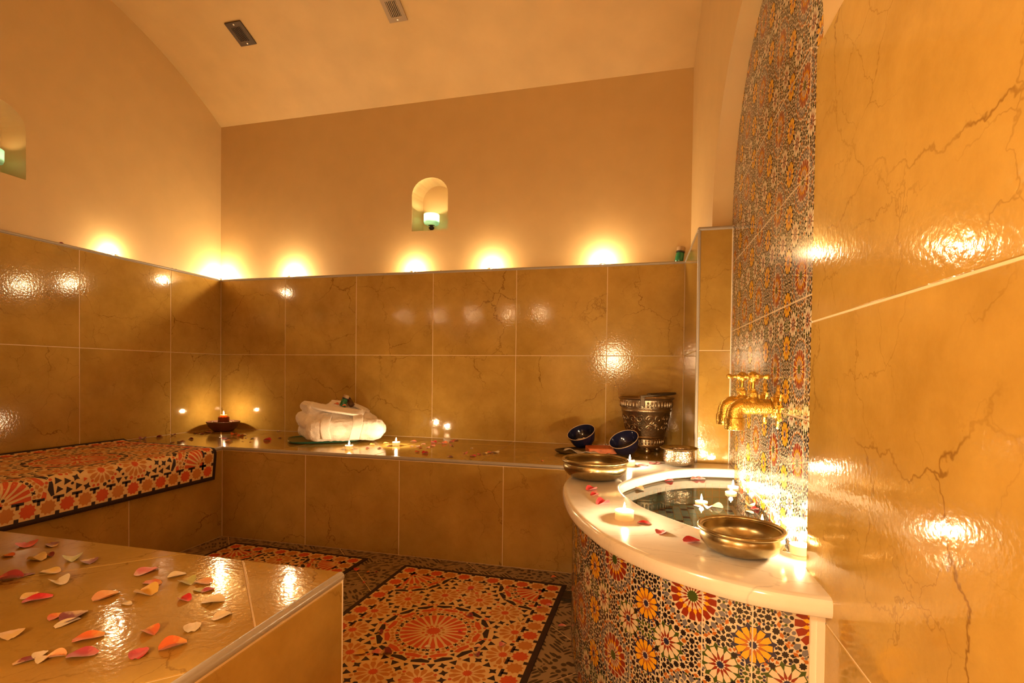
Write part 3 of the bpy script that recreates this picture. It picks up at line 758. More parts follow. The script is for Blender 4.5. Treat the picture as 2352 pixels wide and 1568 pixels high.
# pool floor of small glass mosaic
ZPF = 0.35
bm = bmesh.new()
f = bm.faces.new([bm.verts.new((min(XZ - 0.001, x), y, ZPF - 0.012)) for x, y in offset_curve(INN, 0.005)])
r = bmesh.ops.extrude_face_region(bm, geom=[f]); bmesh.ops.translate(bm, vec=(0, 0, 0.008), verts=[v for v in r['geom'] if isinstance(v, bmesh.types.BMVert)])
pf = brel(obj('pool_floor', from_bm('pool_floor', bm, 'grout'), basin))
pool_poly = INN
def inside(x, y, poly):
    c = False; j = len(poly) - 1
    for i in range(len(poly)):
        if (poly[i][1] > y) != (poly[j][1] > y) and x < (poly[j][0] - poly[i][0]) * (y - poly[i][1]) / (poly[j][1] - poly[i][1]) + poly[i][0]: c = not c
        j = i
    return c
st = 0.0262
PT = [mesh('mosaic_tile', [(sx * 0.0118, sy * 0.0118, z) for z in (-0.003, 0.0) for sx, sy in ((-1, -1), (1, -1), (1, 1), (-1, 1))], [(0, 1, 5, 4), (1, 2, 6, 5), (2, 3, 7, 6), (3, 0, 4, 7), (4, 5, 6, 7)], 'pool_tile_%d' % i) for i in range(4)]
cells = []
for i in range(16):
    for j in range(40):
        x, y = -0.045 + st * i, 1.10 + st * j
        if x < 0.345 and inside(x, y, pool_poly): cells.append((x, y, random.choices((0, 1, 2, 3), (5, 4, 3, 2))[0]))
cells.sort(key=lambda c: c[1])
for x, y, c in cells[:300]: o = obj('mosaic_tile', PT[c], pf, (x, y, ZPF - 0.001))
rest = cells[300:]
if rest:
    vs, fs, idx = [], [], []
    for x, y, c in rest:
        b0 = len(vs); vs += [(x + sx * 0.0118, y + sy * 0.0118, ZPF - 0.001) for sx, sy in ((-1, -1), (1, -1), (1, 1), (-1, 1))]; fs.append((b0, b0 + 1, b0 + 2, b0 + 3)); idx.append(c)
    obj('mosaic_field', mesh('mosaic_field', vs, fs, ['pool_tile_%d' % i for i in range(4)], idx), pf)['kind'] = 'stuff'
# small mosaic on the pool's curved side
PW = offset_curve(INN, 0.0045); cw = [0.0]
for a, b_ in zip(PW, PW[1:]): cw.append(cw[-1] + math.dist(a, b_))
vs, fs, idx = [], [], []
s = 0.012
while s < cw[-1] - 0.02:
    k = max(i for i in range(len(cw)) if cw[i] <= s); t = (s - cw[k]) / (cw[k + 1] - cw[k]); a, b_ = Vector(PW[k]), Vector(PW[k + 1]); p = a.lerp(b_, t); d = (b_ - a).normalized()
    for z in [ZPF + 0.013 + st * q for q in range(7)]:
        if z > ZS - 0.05: continue
        b0 = len(vs)
        for sx, sz in ((-1, -1), (1, -1), (1, 1), (-1, 1)): vs.append((p.x + d.x * sx * 0.0118, p.y + d.y * sx * 0.0118 - 1.55, z + sz * 0.0118))
        fs.append((b0, b0 + 1, b0 + 2, b0 + 3)); idx.append(random.choices((0, 1, 2, 3), (5, 4, 3, 1))[0])
    s += st
obj('side_mosaic', mesh('side_mosaic', vs, fs, ['pool_tile_%d' % i for i in range(4)], idx), basin)['kind'] = 'stuff'
# water
bm = bmesh.new()
bm.faces.new([bm.verts.new((x, y, ZW)) for x, y in [(min(XZ - 0.002, p[0]), p[1]) for p in offset_curve(INN, 0.003)]])
tag(obj('basin_water', from_bm('basin_water', bm, 'clear_water')), 'still clear water filling the mosaic-lined basin', 'water')

# ================================================================== MATS
def mat_pattern(W, H):
    """star-and-medallion print; origin at the centre"""
    out = []
    def ad(polys, c, l, cl=None):
        for p in polys:
            if area2(p) < 0: p = p[::-1]
            if cl: p = clip(p, cl)
            if p: out.append((p, c, l))
    e = 0.018; bnd = 0.078
    ad([rect(-W / 2 + e, W / 2 - e, -H / 2 + e, H / 2 - e)], 'cream', 1)
    fx, fy = W / 2 - bnd, H / 2 - bnd
    F = rect(-fx, fx, -fy, fy)
    # border of stars
    rr = (e + bnd) / 2
    def border(n, place, along):
        for k in range(n + 1):
            x, y = place(k / n)
            ad(star(x, y, 0.0265, 0.0205, 10, PI / 10), 'red' if k % 2 == 0 else 'orange', 2)
    nx = 2 * round((W - 2 * rr) / 0.062 / 2); ny = 2 * round((H - 2 * rr) / 0.062 / 2)
    hx, hy = W / 2 - rr, H / 2 - rr
    for sgn in (-1, 1):
        for k in range(nx + 1):
            ad(star(-hx + 2 * hx * k / nx, sgn * hy, 0.0265, 0.0205, 10, PI / 10), 'red' if k % 2 == 0 else 'orange', 2)
            if k < nx:
                x = -hx + 2 * hx * (k + 0.5) / nx
                ad([rect(x - 0.018, x + 0.018, sgn * fy - 0.005, sgn * fy + 0.005), rect(x - 0.005, x + 0.005, min(sgn * fy, sgn * (fy + 0.018)), max(sgn * fy, sgn * (fy + 0.018))),
                    rect(x - 0.007, x + 0.007, min(sgn * (H / 2 - e - 0.012), sgn * (H / 2 - e)), max(sgn * (H / 2 - e - 0.012), sgn * (H / 2 - e)))], 'black', 3)
        for k in range(1, ny):
            ad(star(sgn * hx, -hy + 2 * hy * k / ny, 0.0265, 0.0205, 10, PI / 10), 'red' if k % 2 == 0 else 'orange', 2)
        for k in range(ny):
            y = -hy + 2 * hy * (k + 0.5) / ny
            ad([rect(sgn * fx - 0.005, sgn * fx + 0.005, y - 0.018, y + 0.018), rect(min(sgn * fx, sgn * (fx + 0.018)), max(sgn * fx, sgn * (fx + 0.018)), y - 0.005, y + 0.005),
                rect(min(sgn * (W / 2 - e - 0.012), sgn * (W / 2 - e)), max(sgn * (W / 2 - e - 0.012), sgn * (W / 2 - e)), y - 0.007, y + 0.007)], 'black', 3)
    # sunburst medallion, also as quarter fans in the corners
    def sun(cx, cy, s, cl):
        ad(kites(cx, cy, 0.176 * s, 0.188 * s, 0.200 * s, 0.165, 16, PI / 16, 0.9), 'black', 2, cl)
        ad(kites(cx, cy, 0.150 * s, 0.160 * s, 0.172 * s, 0.20, 12, 0, 0.7), 'red', 2, cl)
        ad(kites(cx, cy, 0.136 * s, 0.144 * s, 0.153 * s, 0.075, 24, PI / 24), 'orange', 3, cl)
        for k in range(24):
            a = 2 * PI * k / 24; x, y = pol(cx, cy, 0.127 * s, a)
            for q in (PI / 4, -PI / 4):
                u = (math.cos(a + q) * 0.0085 * s, math.sin(a + q) * 0.0085 * s); v = (-u[1] * 0.28, u[0] * 0.28)
                ad([[(x - u[0] - v[0], y - u[1] - v[1]), (x + u[0] - v[0], y + u[1] - v[1]), (x + u[0] + v[0], y + u[1] + v[1]), (x - u[0] + v[0], y - u[1] + v[1])]], 'black', 3, cl)
        ad(kites(cx, cy, 0.040 * s, 0.098 * s, 0.118 * s, 0.092, 24, PI / 24, 0.8), 'red', 2, cl)
        ad(star(cx, cy, 0.029 * s, 0.021 * s, 16), 'red', 3, cl)
    sun(0, 0, 0.9, F)
    fans = [(sx * fx, sy * fy) for sx in (-1, 1) for sy in (-1, 1)]
    for (cx, cy) in fans: sun(cx, cy, 0.86, F)
    spots = [pol(0, 0, 0.262, 2 * PI * (k + 0.5) / 12) for k in range(12)]
    spots += [(0, sy * (fy - 0.055)) for sy in (-1, 1)] + [(0, sy * (fy + 0.262) / 2 + sy * 0.0) for sy in (-1, 1) if False]
    fl = []
    for (x, y) in spots:
        if abs(x) > fx - 0.02 or abs(y) > fy - 0.03: continue
        if min(math.dist((x, y), c) for c in fans) < 0.22: continue
        fl.append((x, y))
        ad(kites(x, y, 0.016, 0.038, 0.051, 0.21, 12, 0, 0.55), 'orange', 2, F)
        ad(star(x, y, 0.016, 0.011, 12), 'red', 3, F)
    fixed = [p for p, c, l in out if l > 1]
    for q, (x, y, r_) in enumerate(filler(fixed, -fx, fx, -fy, fy, 0.0016, (0.0135, 0.0105, 0.008, 0.0058), gap=0.22, sym=(0.0, 0.0))):
        a = math.atan2(y, x); h = (q // 4 + q // 12) % 5
        if r_ > 0.012: ad(star(x, y, r_ * 1.1, r_ * 0.55, 4 if h % 2 else 3, a), 'black', 2, F)
        elif r_ > 0.009: ad([[pol(x, y, r_ * 1.1, a), pol(x, y, r_ * 0.8, a + 1.9), pol(x, y, r_ * 0.35, a + PI), pol(x, y, r_ * 0.8, a - 1.9)]], 'black' if h != 1 else 'red', 2, F)
        else: ad([[pol(x, y, r_, a + PI / 3 * k) for k in range(6)]], ('red', 'orange', 'black', 'orange', 'red')[h], 2, F)
    return out
MK = ['cream', 'black', 'red', 'orange']
def floor_mat(label, cx, cy, W, H, rot):
    r = thing('printed_mat', label, 'mat', (cx, cy, 0.0), rot, 'star-patterned mats on the floor')
    obj('backing', box_me('backing', (0, 0, 0.002), (W / 2, H / 2, 0.002), 'mat_black', 0.0008), r)
    obj('printed_pattern', print_mesh('mat_print', mat_pattern(W, H), MK, 'mat_', lambda a, b_, h: (a, b_, 0.0040 + h), None, 0.0002), r)['kind'] = 'stuff'
floor_mat('star-patterned red and orange mat on the floor beside the basin', -0.630, 1.516, 0.705, 0.965, math.radians(-1.5))
floor_mat('star-patterned mat half hidden behind the marble platform', -1.53, 1.565, 0.72, 0.955, math.radians(-1.0))
# draped mat on the left bench
W, H = 0.80, 0.96
r = thing('draped_mat', 'star-patterned mat draped over the edge of the left bench', 'mat', (XBF, 1.60, ZB))
def drape(a, b_, h):
    """a: across the bench from the wall (-W/2) to the hanging hem (+W/2); b_: along the bench"""
    sx = a + W / 2; flat = 0.628; R = 0.032
    skew = (b_ / H) * -0.02
    y = b_ - 0.075 * (1 - sx / W) * -1 - 0.03
    x0 = XBF + 0.020 - flat - R
    if sx < flat: x, z = x0 + sx, 0.0 + h
    elif sx < flat + R * PI / 2:
        t = (sx - flat) / R; x, z = x0 + flat + (R + h) * math.sin(t), -R + (R + h) * math.cos(t)
    else: x, z = x0 + flat + R + h, -R - (sx - flat - R * PI / 2)
    lift = 0.010 * max(0.0, 1 - sx / 0.05) ** 2
    return (x - XBF, y, z + 0.004 + lift)
vs, fs = [], []
nu, nv = 60, 24
for i in range(nu + 1):
    for j in range(nv + 1): vs.append(drape(-W / 2 + W * i / nu, -H / 2 + H * j / nv, 0.0))
for i in range(nu):
    for j in range(nv): fs.append((i * (nv + 1) + j, (i + 1) * (nv + 1) + j, (i + 1) * (nv + 1) + j + 1, i * (nv + 1) + j + 1))
b0 = obj('backing', mesh('backing', vs, fs, 'mat_black', smooth=True), r)
sm = b0.modifiers.new('thickness', 'SOLIDIFY'); sm.thickness = 0.003; sm.offset = -1
obj('printed_pattern', print_mesh('mat_print', mat_pattern(W, H), MK, 'mat_', lambda a, b_, h: drape(a, b_, h + 0.0007), 0.012, 0.00022), r)['kind'] = 'stuff'

# ================================================================== CANDLES
def candle_meshes(r, h, metal):
    cup = lathe('cup', [(0, 0), (r * 0.92, 0), (r, 0.001), (r, h), (r - 0.0012, h), (r - 0.0014, 0.002), (0, 0.002)], metal, 24)
    wax = lathe('wax', [(r - 0.0016, 0.003), (r - 0.0016, h * 0.80), (r * 0.6, h * 0.76), (0, h * 0.74)], 'wax', 24)
    wick = tube('wick', [(0, 0, h * 0.7), (0.0005, 0, h * 0.7 + 0.006)], 0.0007, 'wick', 6)
    z0 = h * 0.74 + 0.004
    flame = lathe('flame', [(0, z0), (0.0022, z0 + 0.002), (0.0034, z0 + 0.006), (0.0028, z0 + 0.011), (0.0014, z0 + 0.017), (0, z0 + 0.022)], 'flame', 12)
    return cup, wax, wick, flame, z0 + 0.010
CM = {'metal': candle_meshes(0.0185, 0.015, 'aluminium'), 'glass': candle_meshes(0.021, 0.024, 'clear_glass'), 'wax': candle_meshes(0.0225, 0.022, 'wax'), 'float': candle_meshes(0.018, 0.012, 'wax')}
LIGHTS = {}
def candle(label, loc, power, kind='metal', group=None):
    r = thing('tealight_candle', label, 'candle', loc, random.uniform(0, 6), group)
    cup, wax, wick, flame, zf = CM[kind]
    for nm, me in (('cup', cup), ('wax', wax), ('wick', wick), ('flame', flame)): obj(nm, me, r)
    key = round(power, 3)
    if key not in LIGHTS:
        l = bpy.data.lights.new('candle_light', 'POINT'); l.color = FLAME_COL; l.energy = power; l.shadow_soft_size = 0.006; LIGHTS[key] = l
    link(bpy.data.objects.new('candle_light', LIGHTS[key]), r).location = (0, 0, zf)
    return r
ZL = ZCAP - 0.0055
GL = 'tealights on the wall ledge'
candle('lone tealight burning on the left wall ledge', (-2.719, 2.115, ZL), P_LEDGE * 0.3, 'metal', GL)
candle('tealight burning in the corner of the two wall ledges', (-2.705, 2.812, ZL), P_LEDGE * 1.0, 'metal', GL)
candle('second tealight from the corner on the back wall ledge', (-2.179, 2.826, ZL), P_LEDGE, 'metal', GL)
candle('tealight on the back ledge just below the arched niche', (-1.330, 2.826, ZL), P_LEDGE * 0.55, 'metal', GL)
candle('tealight on the back ledge right of the niche', (-0.845, 2.826, ZL), P_LEDGE * 0.6, 'metal', GL)
candle('rightmost tealight on the back wall ledge, above the bucket', (-0.205, 2.826, ZL), P_LEDGE * 0.75, 'metal', GL)
candle('tealight on the basin rim behind the left brass bowl', (-0.030, 2.010, ZS), P_TABLE * 0.6, 'glass')
candle('white tealight on the front of the basin rim among red petals', (-0.030, 1.262, ZS), P_TABLE * 0.55, 'wax')
candle('candle floating in the middle of the basin', (0.190, 1.640, ZW - 0.006), P_TABLE * 0.55, 'float')
GF = 'candles floating against the mosaic panel'
candle('floating candle farthest along the mosaic panel', (0.322, 1.895, ZW - 0.006), P_TABLE * 0.45, 'float', GF)
candle('floating candle second farthest along the mosaic panel', (0.300, 1.800, ZW - 0.006), P_TABLE * 0.45, 'float', GF)
candle('floating candle by the mosaic panel below the near tap', (0.318, 1.445, ZW - 0.006), P_TABLE * 0.6, 'float', GF)
candle('floating candle by the mosaic panel nearest the camera', (0.312, 1.330, ZW - 0.006), P_TABLE * 0.6, 'float', GF)
candle('tealight on the rim between the right brass bowl and the wall', (0.315, 1.112, ZS), P_TABLE * 0.35, 'glass')
candle('tealight in a glass cup on the bench in front of the robe', (-1.391, 2.245, ZB), P_TABLE * 0.2, 'glass')
candle('tealight on the bench to the right of the robe', (-1.231, 2.432, ZB), P_TABLE * 0.42, 'glass')
GH = 'tealights behind the camera'
for k, x in enumerate((-2.55, -2.15, -1.75, -1.35, -1.0)):
    candle('%s tealight on the front wall ledge behind the camera' % ('first', 'second', 'third', 'fourth', 'fifth')[k], (x, 0.382, ZCAP), P_HIDDEN * (0.5 + 0.35 * k), 'metal', GH)
# unseen lamps added behind the camera to brighten the back and right walls
def fill_lamp(label, loc, power):
    lamp = thing('lobby_fill_lamp', label, 'fill_lamp', loc, 0, 'added fill lamps in the lobby')
    obj('globe', lathe('globe', [(0, -0.09), (0.05, -0.08), (0.085, -0.03), (0.085, 0.03), (0.05, 0.08), (0.03, 0.09)], 'fill_glow', 24), lamp)
    obj('chain', tube('chain', [(0, 0, 0.09), (0, 0, 2.49 - loc[2])], 0.004, 'iron', 8), lamp)
    obj('cap', lathe('cap', [(0.035, 0.088), (0.03, 0.10), (0, 0.11)], 'brass', 24), lamp)
    l = bpy.data.lights.new('fill_light', 'POINT'); l.color = (1.0, 0.74, 0.42); l.energy = power; l.shadow_soft_size = 0.09
    link(bpy.data.objects.new('fill_light', l), lamp)
fill_lamp('added fill lamp hanging in the lobby behind the camera, nearer the doorway', (-0.32, -0.72, 1.02), 8)  # added out of view to light the back wall through the doorway
fill_lamp('added fill lamp hanging in the lobby behind the camera, beside the side wall', (-1.40, -0.10, 1.25), 22)  # added out of view to brighten the near right wall, clear of the platform

# ---- niche oil lamps
def niche_lamp(label, loc, power):
    r = thing('glass_candle_lamp', label, 'lamp', loc, 0, 'teal glass lamps in the wall niches')
    obj('foot', lathe('foot', [(0, 0), (0.030, 0), (0.030, 0.003), (0.012, 0.007), (0.008, 0.012), (0.016, 0.020), (0.017, 0.026), (0.010, 0.033), (0.012, 0.037), (0.02, 0.039), (0, 0.040)], 'iron', 24), r)
    obj('glass_cup', lathe('glass_cup', [(0, 0.040), (0.030, 0.0405), (0.043, 0.047), (0.047, 0.058), (0.0475, 0.104), (0.0455, 0.106), (0.044, 0.104), (0.0435, 0.060), (0.038, 0.051), (0, 0.046)], 'teal_glass', 32), r)
    obj('wax', lathe('wax', [(0, 0.047), (0.036, 0.050), (0.040, 0.060), (0, 0.062)], 'wax', 24), r)
    fl = CM['metal'][3]
    obj('flame', fl, r, (0, 0, 0.049))
    l = bpy.data.lights.new('lamp_light', 'POINT'); l.color = (1.0, 0.72, 0.42); l.energy = power; l.shadow_soft_size = 0.006
    link(bpy.data.objects.new('lamp_light', l), r).location = (0, 0, 0.074)
niche_lamp('teal glass candle lamp glowing in the back wall niche', (-1.240, PYB + 0.036, 1.690), 0.42)
niche_lamp('teal glass candle lamp cut by the photo edge in the left niche', (PXL - 0.05, 1.628, 1.698), 0.06)

# ---- ceiling vents
def vent(label, x, y, lum):
    ang = math.atan2(y - VYC, vault_z(y) - VZC)     # tilt of the vault tangent
    r = thing('ceiling_vent', label, 'vent', (x, y, vault_z(y)), 0, 'vents in the vault'); r.rotation_euler = (-ang, 0, 0)
    w_, h_ = 0.050, 0.066
    obj('back_plate', box_me('back_plate', (0, 0, -0.0015), (w_ * 0.7, h_ * 0.65, 0.001), 'vent_dark'), r)
    bm = bmesh.new()
    for c, h in (((-w_ * 0.8, 0, -0.004), (w_ * 0.22, h_, 0.004)), ((w_ * 0.8, 0, -0.004), (w_ * 0.22, h_, 0.004)), ((0, -h_ * 0.8, -0.004), (w_ * 0.6, h_ * 0.2, 0.004)), ((0, h_ * 0.8, -0.004), (w_ * 0.6, h_ * 0.2, 0.004))): box_bm(bm, Vector(c), h)
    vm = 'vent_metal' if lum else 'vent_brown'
    obj('frame', from_bm('frame', bm, vm), r)
    sl = box_me('slat', (0, 0, 0), (0.0022, h_ * 0.62, 0.003), vm)
    for k in range(6): obj('slat', sl, r, (-w_ * 0.58 + w_ * 1.16 * (k + 0.5) / 6, 0, -0.004))
    sc = lathe('screw', [(0, -0.0105), (0.0045, -0.0095), (0.005, -0.008)], 'aluminium', 10)
    for s_ in (-1, 1): obj('screw', sc, r, (0, s_ * h_ * 0.82, 0))
def vault_hit(u, v):
    d = FW + RT * ((u - 1176) / 1167.03) - UP * ((v - 874.875) / 1167.03)
    o = Vector((0, 0, CAM_H)); t = 1.0
    while t < 6:
        p = o + d * t
        if p.z > vault_z(p.y): return p
        t += 0.002
vent('darker ceiling vent farther left in the vault', -2.175, 2.395, 0)
vent('lighter ceiling vent farther right in the vault', -1.252, 2.405, 1)

# ================================================================== BOWLS AND BUCKET
def lathe_thing(name, label, cat, loc, parts, group=None, rot=(0, 0, 0)):
    r = thing(name, label, cat, loc, 0, group); r.rotation_euler = rot
    for nm, prof, mat in parts: obj(nm, lathe(nm, prof, mat, 48), r)
    return r
def big_bowl(label, loc, R, h):
    body = [(0, 0.004), (R * 0.45, 0.002), (R * 0.62, 0.0), (R * 0.80, h * 0.16), (R * 0.92, h * 0.40), (R * 0.955, h * 0.60), (R * 0.93, h * 0.80), (R * 0.90, h * 0.88), (R * 0.92, h * 0.94)]
    inn = [(R * 0.87, h * 0.90), (R * 0.90, h * 0.62), (R * 0.86, h * 0.36), (R * 0.72, h * 0.16), (R * 0.4, 0.008), (0, 0.007)]
    r = thing('brass_bowl', label, 'bowl', loc, 0, 'large brass bowls on the basin rim')
    obj('bowl_body', lathe('bowl_body', body + [(R * 0.90, h * 0.93)] + inn, 'brass', 56), r)
    obj('rolled_rim', tube('rolled_rim', [(R * 0.945 * math.cos(2 * PI * k / 56), R * 0.945 * math.sin(2 * PI * k / 56), h * 0.955) for k in range(56)], R * 0.055, 'brass', 10, True), r)
big_bowl('wide brass bowl on the basin rim beside the bench', (-0.142, 1.745, ZS + 0.001), 0.113, 0.062)
big_bowl('wide brass bowl on the near end of the basin rim', (0.203, 1.098, ZS + 0.001), 0.083, 0.048)
R, h = 0.070, 0.068
sb = lathe_thing('silver_bowl', 'small engraved silver bowl beside the pilaster', 'bowl', (0.155, 2.080, ZS + 0.001), [
    ('bowl_body', [(0, 0.003), (0.040, 0.0), (0.052, 0.006), (0.058, 0.018), (0.059, 0.045), (0.056, 0.056), (0.057, 0.060), (0.054, 0.060), (0.053, 0.054), (0.055, 0.040), (0.053, 0.018), (0.04, 0.006), (0, 0.005)], 'silver'),
    ('flared_rim', [(0.055, 0.058), (0.062, 0.063), (0.071, 0.066), (0.0725, 0.068), (0.070, 0.0695), (0.060, 0.066), (0.0535, 0.060)], 'brass')])
# embossed bucket
bk = thing('embossed_bucket', 'embossed antique metal bucket with bail handle on the bench', 'bucket', (0.035, 2.635, ZB + 0.001), math.radians(20))
H0 = 0.026
prof = [(0, H0 + 0.004), (0.080, H0), (0.088, H0 + 0.004), (0.091, H0 + 0.012), (0.088, H0 + 0.016), (0.089, H0 + 0.045), (0.0925, H0 + 0.048), (0.095, H0 + 0.054), (0.0925, H0 + 0.060), (0.094, H0 + 0.064),
        (0.117, H0 + 0.176), (0.1205, H0 + 0.180), (0.122, H0 + 0.186), (0.1195, H0 + 0.192), (0.121, H0 + 0.196), (0.128, H0 + 0.236), (0.134, H0 + 0.240), (0.136, H0 + 0.244), (0.134, H0 + 0.248), (0.128, H0 + 0.246),
        (0.124, H0 + 0.236), (0.112, H0 + 0.17), (0.086, H0 + 0.03), (0.08, H0 + 0.01), (0, H0 + 0.008)]
obj('bucket_body', lathe('bucket_body', prof, 'antique', 64), bk)
# fluted bands (gadroons)
bm = bmesh.new()
for k in range(44):
    a = 2 * PI * k / 44
    lathe_bm(bm, [(0, -0.017), (0.0042, -0.013), (0.0055, 0), (0.0045, 0.012), (0, 0.016)], 8, Matrix.Translation((0.1245 * math.cos(a), 0.1245 * math.sin(a), H0 + 0.216)))
o = obj('fluted_band', from_bm('fluted_band', bm, 'antique', True, 1.0), bk); o['kind'] = 'stuff'
bm = bmesh.new()
for k in range(36):
    a = 2 * PI * k / 36
    lathe_bm(bm, [(0, -0.013), (0.0040, -0.009), (0.0050, 0), (0.0040, 0.009), (0, 0.012)], 8, Matrix.Translation((0.0885 * math.cos(a), 0.0885 * math.sin(a), H0 + 0.031)))
o = obj('fluted_band', from_bm('fluted_band', bm, 'antique', True, 1.0), bk); o['kind'] = 'stuff'
# scroll reliefs on the belly
bm = bmesh.new()
def belly(a, z): rr = 0.094 + (0.117 - 0.094) * (z - 0.064) / 0.112 + 0.0012; return Vector((rr * math.cos(a), rr * math.sin(a), H0 + z))
for k in range(8):
    a0 = 2 * PI * k / 8
    for sg in (-1, 1):
        for (za, aa, sz) in ((0.145, 0.17, 0.020), (0.100, 0.20, 0.018), (0.122, 0.05, 0.014)):
            pts = []
            for q in range(17):
                t = q / 16; an = t * 2.6 * PI; rr = sz * (1 - 0.8 * t)
                pts.append(belly(a0 + sg * (aa + rr * math.cos(an) / 0.105), za + rr * math.sin(an)))
            tube_bm(bm, pts, 0.0019, 6)
obj('scroll_relief', from_bm('scroll_relief', bm, 'antique', True, 1.0), bk)['kind'] = 'stuff'
ft = lathe('foot', [(0, 0), (0.012, 0.002), (0.016, 0.010), (0.015, 0.020), (0.008, 0.030), (0, 0.032)], 'antique', 16)
for k in range(3):
    a = -PI / 2 - 0.25 + 2 * PI * k / 3; obj('foot', ft, bk, (0.072 * math.cos(a), 0.072 * math.sin(a), 0))
ear = box_me('handle_lug', (0, 0, 0), (0.011, 0.005, 0.026), 'dark_metal', 0.002)
EA = (-2.05, -2.05 + PI)
for a in EA: obj('handle_lug', ear, bk, (0.1345 * math.cos(a), 0.1345 * math.sin(a), H0 + 0.236), (0, 0, a + PI / 2))
# bail handle folded down onto the rim
pts = []
for k in range(21):
    t = k / 20; a = EA[0] + PI * t
    up_ = 0.008 + 0.012 * math.sin(PI * t)
    pts.append((0.139 * math.cos(a), 0.139 * math.sin(a), H0 + 0.250 + up_))
obj('bail_handle', tube('bail_handle', pts, 0.0055, 'dark_metal', 8), bk)

# ---- dark blue bowls, tray, cloth, soap
ty = thing('metal_tray', 'dark pointed metal tray under the blue bowls', 'tray', (-0.215, 2.49, ZB), math.radians(8))
bm = bmesh.new(); n = 40
def leaf(s, z): return [bm.verts.new((0.185 * s * math.cos(2 * PI * k / n), 0.125 * s * math.sin(2 * PI * k / n) * (1 - 0.35 * abs(math.cos(2 * PI * k / n)) ** 3), z)) for k in range(n)]
rings = [leaf(0.86, 0.001), leaf(0.95, 0.006), leaf(1.0, 0.014), leaf(0.985, 0.016), leaf(0.93, 0.009), leaf(0.85, 0.004)]
for a, b_ in zip(rings, rings[1:]):
    for k in range(n): bm.faces.new((a[k], a[(k + 1) % n], b_[(k + 1) % n], b_[k]))
bm.faces.new(rings[0]); bm.faces.new(rings[-1])
obj('tray_body', from_bm('tray_body', bm, 'dark_metal', True, 0.6), ty)
def navy_bowl(label, loc, rot, R, salt):
    r = thing('glazed_bowl', label, 'bowl', loc, 0, 'dark blue glazed bowls'); r.rotation_euler = rot
    k = R / 0.068
    obj('bowl_body', lathe('bowl_body', [(0, 0.002), (0.034 * k, 0), (0.045 * k, 0.004 * k), (0.056 * k, 0.022 * k), (0.064 * k, 0.050 * k), (0.067 * k, 0.066 * k), (0.0645 * k, 0.066 * k), (0.060 * k, 0.050 * k), (0.050 * k, 0.022 * k), (0.036 * k, 0.009 * k), (0, 0.006 * k)], 'navy_glaze', 48), r)
    obj('bare_rim', tube('bare_rim', [(0.0658 * k * math.cos(2 * PI * q / 48), 0.0658 * k * math.sin(2 * PI * q / 48), 0.0662 * k) for q in range(48)], 0.0016 * k, 'bowl_rim', 8, True), r)
    return r
b1 = navy_bowl('dark blue bowl holding salt crystals, tilted on the tray', (-0.262, 2.575, ZB + 0.036), (math.radians(26), math.radians(-15), 0), 0.072, True)
b2 = navy_bowl('empty dark blue bowl tilted in front of the bucket', (-0.045, 2.438, ZB + 0.030), (math.radians(27), math.radians(-20), 0), 0.071, False)
bm = bmesh.new(); random.seed(5)
for k in range(26):
    x, y = random.uniform(-0.03, 0.028), random.uniform(-0.04, 0.0)
    box_bm(bm, Vector((x, y, 0.020 + random.uniform(0, 0.008))), [random.uniform(0.004, 0.010) for _ in range(3)], Euler([random.uniform(0, 3) for _ in range(3)]))
sa = tag(obj('salt_crystals', from_bm('salt_crystals', bm, 'salt')), 'pale salt crystals heaped inside the left blue bowl', 'salt', None, 'stuff')
sa.location = b1.location; sa.rotation_euler = b1.rotation_euler
so = tag(obj('clay_block', box_me('clay_block', (0, 0, 0.014), (0.085, 0.062, 0.014), 'orange_soap', 0.004)), 'flat orange clay block on the tray between the blue bowls', 'block')
so.location = (-0.155, 2.470, ZB + 0.0105); so.rotation_euler = (0, 0, math.radians(14))
bm = bmesh.new(); nn = 26
P1 = [Vector((-0.345 + 0.215 * t, 2.432 - 0.07 * t + 0.010 * math.sin(9 * t), ZB + 0.0185 + 0.004 * math.sin(13 * t) + 0.006 * (1 - t))) for t in [k / nn for k in range(nn + 1)]]
rows = [[bm.verts.new(p + Vector((0.012 * q * 0.3, 0.012 * q, 0.004 * math.sin(q * 2 + i * 0.7)))) for q in (-1, -0.5, 0, 0.5, 1)] for i, p in enumerate(P1)]
for a, b_ in zip(rows, rows[1:]):
    for q in range(4): bm.faces.new((a[q], a[q + 1], b_[q + 1], b_[q]))
cl = tag(obj('cloth_strip', from_bm('cloth_strip', bm, 'grey_cloth', True)), 'crumpled grey cloth strip lying across the dark tray', 'cloth')
cl.modifiers.new('thickness', 'SOLIDIFY').thickness = 0.003

# ---- pebble bowl with amber candle
pb = thing('pebble_bowl', 'terracotta bowl of pebbles with an amber candle in the bench corner', 'bowl', (-2.545, 2.668, ZB))
obj('bowl_body', lathe('bowl_body', [(0, 0.002), (0.045, 0), (0.058, 0.004), (0.082, 0.030), (0.094, 0.056), (0.095, 0.062), (0.091, 0.062), (0.080, 0.040), (0.055, 0.016), (0, 0.012)], 'terracotta', 40), pb)
bm = bmesh.new()
for k in range(70):
    a, rr = random.uniform(0, 6.28), math.sqrt(random.random()) * 0.080
    bmesh.ops.create_icosphere(bm, subdivisions=1, radius=random.uniform(0.006, 0.011), matrix=Matrix.Translation((rr * math.cos(a), rr * math.sin(a), 0.050 + random.uniform(-0.003, 0.007))) @ Matrix.Diagonal((1, 1.2, 0.7, 1)))
o = obj('pebbles', from_bm('pebbles', bm, 'pebble', True), pb); o['kind'] = 'stuff'
ac = thing('amber_candle', 'amber glass candle burning on the pebbles in the corner bowl', 'candle', (-2.530, 2.655, ZB + 0.046))
